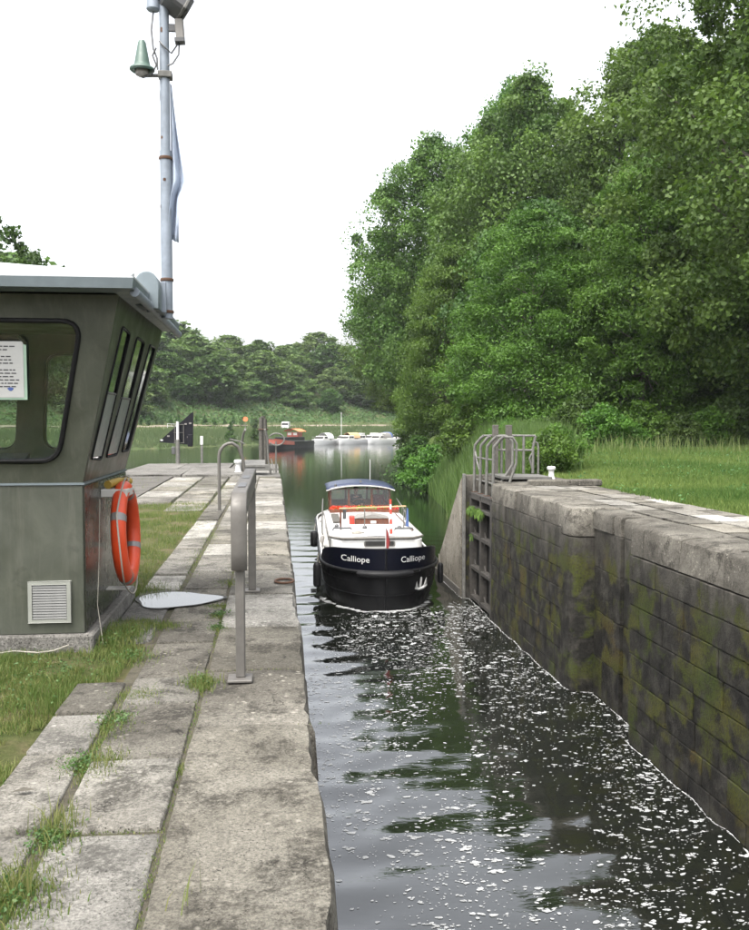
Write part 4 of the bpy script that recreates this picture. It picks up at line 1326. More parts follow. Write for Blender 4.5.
# small corner gussets give the openings their clipped corners
for zt, zb in [(-0.725, -1.39), (-1.49, -2.29), (-2.39, -3.13)]:
    for a, b in ((YA + 0.162, 23.558), (23.682, YB - 0.162)):
        for (yy, sy) in ((a, 1), (b, -1)):
            for (z, sz) in ((zt, -1), (zb, 1)):
                MB().prism([(yy, z), (yy + sy * 0.14, z), (yy, z + sz * 0.14)], lambda p, q, d: (d, p, q), 5.56, 5.60).build('gusset', M['gate_steel'], gate)
# weeds hanging off the second beam
wr_ = rng(31)
lv = []
tn = []
for (yc, zc, n) in [(24.55, -0.68, 60), (24.3, -0.66, 70), (23.7, -0.66, 60), (23.35, -0.70, 40), (24.4, -1.42, 6)]:
    for _ in range(n):
        y = yc + wr_.normal(0, 0.12); x = 5.44 + wr_.normal(0, 0.015); z = zc + wr_.uniform(-0.02, 0.06)
        l = wr_.uniform(0.06, 0.28); dx, dy = wr_.normal(-0.03, 0.03), wr_.normal(0, 0.05); ww = 0.007
        lv.append([(x, y - ww, z), (x, y + ww, z), (x + dx - 0.02, y + dy + ww * .6, z - l * .5), (x + dx, y + dy, z - l)]); tn += [wr_.random() * 0.8 + 0.2] * 4
tag(link('hanging_weed', np_mesh('hanging_weed', lv, 4, tn), M['leaf_plane'], gate), kind='stuff')
# four cranked rail posts on top, then the loop, timber balance posts and the side railing
rails = thing('gate_railing', 'grey cranked steel railing on top of the open lock gate', 'railing', (5.6, 23.9, -0.25))
def crank(y, hi=1.06, dx=0.22):
    return [(5.56, y, -0.25), (5.57, y, hi - 0.12), (5.575, y - 0.02, hi), (5.57 + dx * 0.7, y - 0.12, hi + 0.2), (5.57 + dx, y - 0.18, hi + 0.26)]
for y in (24.78, 24.05, 23.32, 22.60):
    MB().tube(crank(y), 0.040, 8).build('rail_post', M['galv'], rails, smooth=50)
    MB().box(5.50, 5.64, y - 0.07, y + 0.07, -0.253, -0.235).build('foot_plate', M['rust'], rails)
MB().tube([(5.79, 24.6, 1.32), (6.15, 24.4, 1.33)], 0.03, 8).build('top_rail', M['galv'], rails)
MB().tube([(5.79, 23.14, 1.32), (6.05, 23.14, 1.33), (6.2, 23.14, 1.2), (6.22, 23.14, 0.6), (6.0, 23.14, 0.25), (5.9, 23.14, 0.1)], 0.035, 8).build('rail_loop', M['galv'], rails, smooth=60)
MB().tube([(5.79, 22.42, 1.32), (6.02, 22.44, 1.31), (6.13, 22.46, 1.15), (6.14, 22.5, 0.65), (5.98, 22.55, 0.15)], 0.035, 8).build('rail_loop', M['galv'], rails, smooth=60)
MB().tube([(5.58, 24.78, 0.9), (5.60, 24.55, 0.55), (5.62, 24.35, 0.35)], 0.028, 8).build('stay', M['galv'], rails, smooth=60)
MB().tube([(5.60, 24.78, 0.72), (5.60, 22.60, 0.72)], 0.024, 8).build('mid_rail', M['galv'], rails)
MB().tube([(5.62, 24.78, 0.1), (5.62, 22.60, 0.1)], 0.024, 8).build('low_rail', M['galv'], rails)
for (x, y) in ((5.98, 24.3), (6.12, 23.4)):
    MB().box(x, x + 0.15, y, y + 0.15, 0.10, 1.62).build('timber_post', M['wood_grey'], rails, bevel=0.012)
walk = MB().hexa([(5.9, 22.85, 0.22), (7.25, 23.0, 0.20), (7.25, 24.3, 0.20), (5.9, 24.5, 0.22)], [(5.9, 22.85, 0.28), (7.25, 23.0, 0.26), (7.25, 24.3, 0.26), (5.9, 24.5, 0.28)]).build('walkway_plate', M['galv'], rails)
for (x, y) in ((6.25, 24.45), (6.55, 24.4), (6.85, 24.35), (7.1, 24.3)):
    MB().tube([(x, y, 0.28), (x, y, 1.0), (x + (0.07 if x > 7 else 0), y, 1.32)], 0.038, 8).build('baluster', M['galv'], rails, smooth=50)
MB().tube([(5.9, 24.5, 1.33), (7.17, 24.3, 1.32)], 0.032, 8).build('top_rail', M['galv'], rails)
MB().tube([(6.0, 24.48, 0.93), (7.12, 24.3, 0.92)], 0.032, 8).build('mid_rail', M['galv'], rails)
MB().tube([(7.12, 24.3, 0.92), (7.0, 24.3, 0.7), (7.12, 24.3, 0.3)], 0.026, 8).build('brace', M['galv'], rails)
hkp = MB().tube([(7.55, 25.3, 0.1), (7.55, 25.3, 0.95), (7.52, 25.3, 1.10), (7.44, 25.3, 1.13), (7.38, 25.3, 1.06)], 0.03, 8).build('hook_post', M['galv'], smooth=60)
tag(hkp, 'slim grey hooked post just right of the gate railing', 'post')
stp = MB().box(6.36, 8.2, 21.9, 22.28, TOP - 0.03, TOP + 0.13).build('kerb_beam', M['coping'], bevel=0.03)
tag(stp, 'low mossy stone step across the quay beside the gate', 'step')

# ------------------------------------------------------------------ the barge coming into the lock
barge = thing('canal_boat', 'black and navy canal boat with white cabin coming into the lock', 'boat', (BOAT[0], BOAT[1], WATER), R(-1.9))
BL, BB = 16.2, 1.64                                       # local frame: stem at 0, +Y aft, z = 0 at the water


def bp(name, mb, mat, parent=None, **kw):
    return mb.build(name, M[mat], parent or barge, world=parent is not None and False, **kw)


def halfb(s, B=BB, L=2.7, pw=2.3):
    t = min(max(s / L, 0), 1)
    h = B * math.sqrt(max(0.0, 1 - (1 - t) ** pw))
    if s > BL - 3: h *= 1 - 0.35 * ((s - BL + 3) / 3) ** 2
    return h


def sheer(s):
    return float(np.interp(s, [0, 1.0, 1.7, 2.3, 2.75], [1.66, 1.58, 1.48, 1.33, 1.14]))


STA = [0, 0.02, 0.06, 0.13, 0.25, 0.42, 0.65, 0.95, 1.3, 1.7, 2.2, 2.7, 3.4, 4.5, 6, 8, 10, 12, 13.2, 14.2, 15.2, 16.2]
LEV = [(-0.7, 0.80, 3.8, 0.30), (0.0, 0.93, 3.5, 0.12), (0.4, 0.97, 3.1, 0.06), (0.8, 1.0, 2.8, 0.02), (1.06, 1.0, 2.7, 0.0)]   # z, width, bow length, rake
rows = []
for s in STA:
    left, right = [], []
    for z, k, L, rk in LEV:
        h = halfb(s, BB * k, L)
        y = s + rk * max(0, 1 - s / 3)
        right.append((h, y, z)); left.append((-h, y, z))
    rows.append(left[::-1] + [(0, s + 0.5 * max(0, 1 - s / 3), -0.9)] + right)
hm = MB().grid(rows)
n = len(rows[0]); hm.f.append(tuple((len(rows) - 1) * n + k for k in range(n)))
hull = bp('hull', hm, 'black_hull', smooth=45)
# strake welds
for z, k, L in ((0.42, 0.975, 3.1), (0.78, 1.0, 2.8)):
    pts = [(-halfb(s, BB * k, L) - 0.004, s + 0.04, z) for s in STA[14:0:-1]] + [(0, 0.035, z)] + [(halfb(s, BB * k, L) + 0.004, s + 0.04, z) for s in STA[1:15]]
    bp('strake', MB().tube(pts, 0.014, 5), 'black_hull', hull)
# bulwark with thickness
SB = [x for x in STA if x <= 2.7] + [2.75]
out, inn = [], []
for sgn in (-1, 1):
    seq = SB[::-1] if sgn < 0 else SB[1:]
    for s in seq:
        out.append((sgn * halfb(s), s, sheer(s)))
rows_o = [[(x, y, 1.05) for x, y, z in out], [(x * 1.0, y - 0.0, z) for x, y, z in out], [(x * 0.965, y + 0.05, z) for x, y, z in out], [(x * 0.965, y + 0.05, 1.0) for x, y, z in out]]
bp('bulwark', MB().grid(rows_o), 'navy', smooth=40)
bp('bulwark_cap', MB().tube([(x * 0.985, y + 0.02, z + 0.004) for x, y, z in out], 0.024, 6), 'black_hull', smooth=60)
# rubbing strake all round and the padded bow fender
rub = [(-halfb(s) - 0.035, s, 1.05) for s in STA[::-1]] + [(halfb(s) + 0.035, s, 1.05) for s in STA[1:]]
rub[len(STA) - 1] = (0, -0.04, 1.05)
bp('rubbing_strake', MB().tube(rub, 0.05, 8), 'black_hull', smooth=60)
bow = [(x, s - 0.06 if abs(x) < 0.9 else s, 1.0) for x, s in [(sg_ * halfb(s), s) for sg_ in (-1, 1) for s in ((0.25, 0.13, 0.06, 0.02) if sg_ < 0 else (0, 0.02, 0.06, 0.13, 0.25))]]
bp('bow_fender', MB().tube(bow, [0.06] + [0.085] * (len(bow) - 2) + [0.06], 10), 'rubber', smooth=60)
bp('stem_bar', MB().tube([(0, 0.14, -0.3), (0, 0.0, 0.95), (0, -0.01, 1.66)], 0.028, 8), 'black_hull', smooth=60)
# decks
dk = [(-halfb(s) * 0.97, s, 1.02) for s in STA[::-1]] + [(halfb(s) * 0.97, s, 1.02) for s in STA[1:]]
bp('deck', MB().add(dk, [tuple(range(len(dk)))]), 'offwhite')
toe = MB()
for sg_ in (-1, 1):
    toe.tube([(sg_ * (halfb(s) - 0.02), s, 1.13) for s in STA if s >= 2.7], 0.035, 6)
bp('toe_rail', toe, 'white', smooth=60)
# coachroof
HW, C0_, C1_ = 1.35, 2.75, 10.6


def cabin_outline(w, y0, y1, r, n=5):
    p = [(-w, y1)]
    p += [(-w + r - r * math.cos(t), y0 + r - r * math.sin(t)) for t in np.linspace(0, math.pi / 2, n)]
    p += [(w - r + r * math.sin(t), y0 + r - r * math.cos(t)) for t in np.linspace(0, math.pi / 2, n)]
    p += [(w, y1)]
    return p


cab = bp('cabin', MB().prism(cabin_outline(HW, C0_, C1_, 0.32), lambda a, b, d: (a, b, d), 1.0, 1.55), 'white_gloss', smooth=40)
co = cabin_outline(HW + 0.05, C0_ - 0.06, C1_, 0.36)
def camber(x, y): return 1.62 + 0.055 * (1 - (x / HW) ** 2)
rr_ = MB()
nxr, nyr = 13, 14
rows = []
for j in range(nyr):
    y = lerp(C0_ - 0.06, C1_, j / (nyr - 1))
    wd = HW + 0.05
    if y - (C0_ - 0.06) < 0.36:
        d_ = 0.36 - (y - (C0_ - 0.06)); wd = wd - 0.36 + math.sqrt(max(0, 0.36 ** 2 - d_ ** 2))
    rows.append([(wd * (2 * i / (nxr - 1) - 1), y, camber(wd * (2 * i / (nxr - 1) - 1), y)) for i in range(nxr)])
bp('cabin_roof', MB().grid(rows), 'white_gloss', cab, smooth=50, fixn=False)
edge = [(rows[j][0][0], rows[j][0][1], camber(rows[j][0][0], 0) - 0.02) for j in range(nyr - 1, -1, -1)] + [(rows[j][-1][0], rows[j][-1][1], camber(rows[j][-1][0], 0) - 0.02) for j in range(nyr)]
bp('roof_edging', MB().tube(edge, 0.032, 6), 'grey_box', cab, smooth=60)
fwn = bp('front_window', MB().prism(rounded([(-0.40, 1.36), (0.52, 1.36), (0.52, 1.52), (-0.40, 1.52)], 0.06), lambda a, b, d: (a, C0_ - 0.012 - d, b), 0, 0.02), 'galv', cab)
bp('pane', MB().prism(rounded([(-0.36, 1.385), (0.48, 1.385), (0.48, 1.505), (-0.36, 1.505)], 0.05), lambda a, b, d: (a, C0_ - 0.034 - d, b), 0, 0.008), 'dark_panel', fwn)
for y in (4.0, 5.6, 7.2, 8.8):
    for sg_ in (-1, 1):
        pts = [(sg_ * (HW + 0.006), y + 0.16 * math.cos(a), 1.3 + 0.10 * math.sin(a)) for a in np.linspace(0, 2 * math.pi, 14, endpoint=False)]
        ph = bp('porthole', MB().tube(pts, 0.02, 5, closed=True), 'galv', cab)
        bp('porthole_glass', MB().add(pts, [tuple(range(14))]), 'glass_dark', ph)
# hand grips on the roof, roof vents
for (x, y) in ((-0.95, 4.4), (0.95, 4.2)):
    bp('roof_grip', MB().tube([(x - 0.3, y, camber(x, y)), (x - 0.28, y, camber(x, y) + 0.07), (x + 0.25, y, camber(x, y) + 0.07), (x + 0.28, y, camber(x, y))], 0.03, 6), 'dark_grey', cab)
for (x, y) in ((-0.25, 4.6), (0.85, 4.7), (-1.1, 5.4), (1.15, 5.6)):
    bp('roof_vent', MB().lathe([(0.07, 0), (0.07, 0.05), (0.04, 0.09), (0, 0.1)], 12, (x, y, camber(x, y) - 0.005)), 'dark_grey', cab)
# wooden skylight hatch
skl = bp('skylight', MB().box(-0.48, 0.62, 5.8, 6.7, 1.64, 1.86), 'wood', cab, bevel=0.02)
bp('skylight_lid', MB().add([(-0.50, 5.78, 1.862), (0.64, 5.78, 1.862), (0.64, 6.72, 1.862), (-0.50, 6.72, 1.862), (0.07, 5.78, 1.99), (0.07, 6.72, 1.99)], [(0, 1, 4), (2, 3, 5), (0, 4, 5, 3), (1, 2, 5, 4)]), 'grey_box', skl)
bp('red_locker', MB().box(-0.66, -0.50, 5.85, 6.3, 1.64, 1.92), 'red', cab, bevel=0.02)
bp('skylight_plate', MB().box(0.02, 0.2, 5.775, 5.798, 1.70, 1.78), 'white', skl)
# railing frame across the roof with brass top bar, striped lowering mast
rl = bp('roof_railing', MB().tube([(-1.0, 4.6, camber(1, 0)), (-1.0, 4.65, 2.28)], 0.03, 8), 'wood', cab)
for x in (-0.25, 0.98):
    bp('railing_post', MB().tube([(x, 4.62, camber(x, 0)), (x, 4.65, 2.30)], 0.018, 6), 'galv', rl)
bp('railing_bar', MB().tube([(-1.05, 4.65, 2.30), (1.05, 4.65, 2.36)], 0.022, 6), 'canvas_tan', rl)
bp('railing_side', MB().tube([(1.05, 4.65, 2.36), (1.12, 5.3, 2.15), (1.2, 6.2, 1.75)], 0.018, 6), 'galv', rl)
for k in range(7):
    bp('mast_band', MB().tube([(0.45, 3.25 + 0.03 * k, 1.66 + k * 0.145), (0.45, 3.28 + 0.03 * k, 1.66 + (k + 1) * 0.145)], 0.042 - 0.002 * k, 10), 'red' if k % 2 == 0 else 'offwhite', rl)
bp('folded_flag', MB().prism([(1.05, 1.72), (1.15, 1.70), (1.13, 2.28), (1.09, 2.30)], lambda a, b, d: (a, 4.7 + d, b), 0, 0.05), 'canvas_blue', rl)
# side rails along the deck
for sg_ in (-1, 1):
    pts = [(sg_ * 1.5, 8.6, 1.05), (sg_ * 1.5, 8.7, 1.7), (sg_ * 1.48, 9.1, 1.85), (sg_ * 1.42, 11.2, 2.05)]
    sd = bp('side_railing', MB().tube(pts, 0.02, 6), 'galv', smooth=60)
    for y in (9.6, 10.5):
        bp('railing_post', MB().tube([(sg_ * 1.48, y, 1.05), (sg_ * 1.46, y, 1.9 + (y - 9.6) * 0.08)], 0.016, 6), 'galv', sd)
# wheelhouse
WX, W0, W1 = 1.16, 10.75, 13.6
wh = bp('wheelhouse', MB().box(-WX, WX, W0, W1, 1.0, 1.08), 'wood')
fl_z = 0.72
def wh_panel(outer, holes, fn):
    p = bp('wall_panel', MB().plate(outer, holes, fn, 0, 0.05), 'wood', wh)
    for h in holes:
        bp('pane', MB().prism(h, fn, 0.02, 0.026), 'glass_clear', p)
WZ = 2.46
front = [[(-1.10, 1.84), (-0.48, 1.84), (-0.48, 2.42), (-1.10, 2.42)], [(-0.40, 1.84), (0.40, 1.84), (0.40, 2.43), (-0.40, 2.43)], [(0.48, 1.84), (1.10, 1.84), (1.10, 2.42), (0.48, 2.42)]]
front = [rounded(h, 0.05, 3) for h in front]
wh_panel([(-WX, 1.05), (WX, 1.05), (WX, WZ), (-WX, WZ)], front, lambda a, b, d: (a, W0 + 0.12 * (b - 1.05) + d, b))
wh_panel([(-WX, 1.05), (WX, 1.05), (WX, WZ), (-WX, WZ)], front, lambda a, b, d: (a, W1 - d, b))
for sg_ in (-1, 1):
    hs_ = [rounded([(y, 1.9), (y + 0.75, 1.9), (y + 0.75, 2.40), (y, 2.40)], 0.05, 3) for y in (11.02, 11.9, 12.75)]
    wh_panel([(W0 + 0.06, 1.05), (W1 - 0.055, 1.05), (W1 - 0.055, WZ), (W0 + 0.2, WZ)], hs_, lambda a, b, d, s=sg_: (s * (WX - d), a, b))
rows = []
for j in range(7):
    y = lerp(W0 - 0.12, W1 + 0.15, j / 6)
    rows.append([(1.30 * (2 * i / 12 - 1), y, 2.50 + 0.19 * (1 - (2 * i / 12 - 1) ** 2) ** 0.8 - (0.05 if j in (0, 6) else 0)) for i in range(13)])
wr2 = bp('wheelhouse_roof', MB().grid(rows), 'navy_roof', wh, smooth=70, fixn=False)
md = wr2.modifiers.new('thick', 'SOLIDIFY'); md.thickness = 0.07
bp('roof_trim', MB().tube([(p[0], p[1] - 0.01, p[2] - 0.05) for p in rows[0]], 0.022, 6), 'offwhite', wr2, smooth=60)
bp('horn', MB().tube([(0.0, 10.65, 2.75), (0.0, 10.95, 2.75)], [0.045, 0.015], 8), 'galv', wr2)
bp('steering_wheel', MB().tube([(0.42 * math.cos(a), 11.15, 1.62 + 0.42 * math.sin(a)) for a in np.linspace(0, 6.28, 20, endpoint=False)], 0.022, 6, closed=True), 'wood', wh)
bp('dashboard', MB().box(-1.0, 1.0, 10.98, 11.12, 1.1, 1.75), 'wood', wh)
# bow staff with pennant, anchor, name
st = bp('bow_staff', MB().tube([(0, 0.10, 1.02), (0, 0.06, 1.6), (0, 0.02, 2.30)], [0.02, 0.018, 0.01], 6), 'white')
bp('pennant', MB().grid([[(0.012 + 0.05 * k * (1 - abs(j - 2) / 4), 0.03 + 0.02 * math.sin(3 * k + j), 2.22 - 0.13 * j - 0.05 * k) for k in range(3)] for j in range(5)]), 'cloth_red', st, fixn=False)


def bow_y(x, z, k=0.0):
    """front surface of the bow at lateral x"""
    lo, hi = 0.0, 2.7
    for _ in range(40):
        m_ = (lo + hi) / 2
        if halfb(m_) < abs(x): lo = m_
        else: hi = m_
    return lo - 0.012 - k


for xc, txt_w in ((-0.79, 0.72), (0.76, 0.70)):
    cu = bpy.data.curves.new('lettering', 'FONT'); cu.body = 'Calliope'; cu.size = 0.24; cu.align_x = 'CENTER'; cu.align_y = 'CENTER'; cu.resolution_u = 3; cu.offset = 0.0
    to = bpy.data.objects.new('lettering', cu); COL.objects.link(to)
    dg = bpy.context.evaluated_depsgraph_get(); dg.update()
    tm = bpy.data.meshes.new_from_object(to.evaluated_get(dg))
    bpy.data.objects.remove(to)
    wdt = max(v.co.x for v in tm.vertices) - min(v.co.x for v in tm.vertices)
    kx = txt_w / wdt
    for v in tm.vertices:
        x = xc + v.co.x * kx; z = 1.37 + v.co.y * 0.92
        v.co = (x, bow_y(x, z), z)
    tm.materials.clear()
    link('name_lettering', tm, M['white'], barge, world=False)
an = MB()
ax, az = 0.98, 0.66; ay = bow_y(ax, az) - 0.03
def ap_(dx, dz, dy=0): return (ax + dx * 0.72, ay + dy + 0.2 * dx, az + dz * 0.72)
an.tube([ap_(-0.02, -0.10), ap_(0.02, 0.20), ap_(0.02, 0.26)], [0.035, 0.03, 0.022], 8)
an.tube([ap_(-0.22, -0.12, -0.05), ap_(-0.10, -0.17, -0.06), ap_(0.06, -0.13, -0.07), ap_(0.20, -0.02, -0.05)], 0.04, 8)
an.add([ap_(-0.24, -0.15, -0.06), ap_(-0.10, -0.19, -0.07), ap_(-0.16, 0.15, -0.08), ap_(-0.20, -0.05, -0.11)], [(0, 1, 3), (1, 2, 3), (2, 0, 3), (0, 2, 1)])
an.add([ap_(0.06, -0.12, -0.07), ap_(0.24, -0.02, -0.06), ap_(0.20, 0.28, -0.08), ap_(0.16, 0.05, -0.11)], [(0, 1, 3), (1, 2, 3), (2, 0, 3), (0, 2, 1)])
bp('anchor', an, 'anchor_grey', smooth=30)
for x in (-0.72, 0.72):
    bp('mooring_line', MB().tube([(x - 0.22, bow_y(x - .22, 1) - 0.06, 1.01 + (0.03 if x < 0 else -0.02)), (x + 0.22, bow_y(x + .22, 1) - 0.07, 1.01 - (0.03 if x < 0 else -0.03))], 0.012, 5), 'white')
for x in (-0.62, 0.62):
    bp('bollard_pair', MB().tube([(x, 0.75, 1.0), (x, 0.75, 1.35)], 0.05, 10), 'black_hull', smooth=50)

# fittings that clutter a working boat
bp('chimney', MB().lathe([(0.06, 0), (0.06, 0.32), (0.10, 0.34), (0.10, 0.38), (0.03, 0.44)], 12, (-0.75, 7.6, 1.64)), 'dark_grey', cab, smooth=40)
for x, y in ((-0.55, 3.4), (-0.1, 8.6)):
    bp('rope_coil', MB().tube([(x + (0.20 - 0.006 * k) * math.cos(k * 0.7), y + (0.20 - 0.006 * k) * math.sin(k * 0.7), camber(x, y) + 0.02 + 0.0015 * k) for k in range(28)], 0.018, 5), 'rope', cab, smooth=60)
bp('boat_hook', MB().tube([(1.18, 4.0, 1.68), (1.16, 9.0, 1.68)], 0.02, 6), 'wood', cab)
bp('gangplank', MB().box(-1.18, -0.92, 6.4, 9.0, 1.66, 1.70), 'wood_grey', cab)
for sg_ in (-1, 1):
    for y in (1.2, 4.6, 8.0, 12.0):
        bp('cleat', MB().tube([(sg_ * (halfb(y) - 0.14), y - 0.12, 1.10), (sg_ * (halfb(y) - 0.14), y + 0.12, 1.10)], 0.025, 6), 'galv')
for sg_ in (-1, 1):
    pts = [(sg_ * (halfb(s) + 0.045), s, 0.92 - 0.10 * math.sin((s - 2.2) * 1.6) ** 2) for s in np.linspace(2.2, 7.2, 26)]
    bp('side_rope', MB().tube(pts, 0.014, 5), 'rope', hull)
bp('nav_lamp', MB().lathe([(0.04, 0), (0.05, 0.03), (0.05, 0.12), (0.02, 0.15)], 10, (-0.95, 10.72, 2.5)), 'dark_grey', wr2)
bp('aerial', MB().tube([(0.5, 12.6, 2.6), (0.5, 12.6, 3.5)], 0.012, 5), 'white', wr2)
# fenders hung over the side: each a thing of its own
bm_ = Matrix.Translation(Vector((BOAT[0], BOAT[1], WATER))) @ Matrix.Rotation(R(-1.9), 4, 'Z')
def fender(name, label, p, h, r):
    o = thing(name, label, 'fender', bm_ @ Vector((p[0], p[1], p[2] - h)), R(-1.9), 'boat fenders')
    MB().lathe([(0.0, 0), (r * 0.5, 0.01), (r * 0.9, h * 0.07), (r, h * 0.15), (r, h * 0.85), (r * 0.8, h * 0.94), (r * 0.35, h), (0, h)], 14, cap=False).build('fender_body', M['rubber'], o, smooth=50, world=False)
    MB().tube([(0, 0, h * 0.98), (0.05 * (1 if p[0] < 0 else -1), 0, h + 0.25)], 0.012, 5).build('lanyard', M['rope'], o, world=False)
fender('boat_fender', 'black fender at the bow corner nearest the left quay', (-1.78, 1.9, 1.06), 0.72, 0.11)
fender('boat_fender', 'black fender squeezed between the boat bow and the wing wall', (1.73, 1.9, 1.0), 0.6, 0.085)
fender('boat_fender', 'black fender hanging at the middle of the boat side', (-1.80, 7.2, 1.30), 0.55, 0.13)
# odds and ends on the port side deck
tyre = MB().tube([(bm_ @ Vector((-1.60 + 0.05 * math.sin(a), 5.4 + 0.2 * math.cos(a), 1.10 + 0.2 * math.sin(a)))) for a in np.linspace(0, 6.28, 16, endpoint=False)], 0.06, 8, closed=True).build('coiled_hose', M['grey_box'], smooth=60)
tag(tyre, 'grey coil of rope on the side deck of the boat', 'rope coil')

# geraniums along the cabin roof
def flower_box(label, x, y, wd, green=0.4):
    o = thing('flower_box', label, 'flower box', bm_ @ Vector((x, y, camber(x, y) - 0.005)), R(-1.9), 'flower boxes on the boat roof')
    MB().hexa([(-wd / 2, -0.09, 0), (wd / 2, -0.09, 0), (wd / 2, 0.09, 0), (-wd / 2, 0.09, 0)], [(-wd / 2 - 0.03, -0.12, 0.12), (wd / 2 + 0.03, -0.12, 0.12), (wd / 2 + 0.03, 0.12, 0.12), (-wd / 2 - 0.03, 0.12, 0.12)]).build('trough', M['terracotta'], o, world=False)
    r_ = rng(int(abs(x) * 100 + y * 10))
    for nm, mt, nn, z0, z1 in (('leaves', 'flower_leaf', int(260 * green), 0.10, 0.20), ('blossom', 'flower', int(300 * (1 - green)), 0.12, 0.23)):
        c = np.stack([r_.uniform(-wd / 2, wd / 2, nn), r_.normal(0, 0.08, nn), r_.uniform(z0, z1, nn)], -1)
        link(nm, leaf_mesh(nm, c, 0.07, r_), M[mt], o, world=False)
    return o


def leaf_mesh(name, c, size, r_, nrm=None, jitter=0.8, aspect=0.7, tint=None):
    """one diamond leaf per point"""
    n = len(c)
    d = r_.normal(0, 1, (n, 3))
    if nrm is not None: d = nrm + d * jitter
    d /= np.linalg.norm(d, axis=1, keepdims=True) + 1e-9
    a = np.cross(d, r_.normal(0, 1, (n, 3))); a /= np.linalg.norm(a, axis=1, keepdims=True) + 1e-9
    b = np.cross(d, a)
    s = (size * r_.uniform(0.65, 1.35, n))[:, None]
    bend = d * s * 0.12
    v = np.stack([c - a * s * 0.5, c + b * s * 0.5 * aspect - bend, c + a * s * 0.5, c - b * s * 0.5 * aspect - bend], 1)
    t = r_.random(n) if tint is None else tint
    return np_mesh(name, v, 4, np.repeat(t, 4))


flower_box('red geraniums in a trough on the left of the boat roof', -0.72, 9.9, 0.95, 0.25)
flower_box('pale green plants in the middle trough on the boat roof', 0.15, 9.9, 0.75, 0.9)
flower_box('red geraniums in a trough on the right of the boat roof', 0.95, 9.9, 0.8, 0.25)

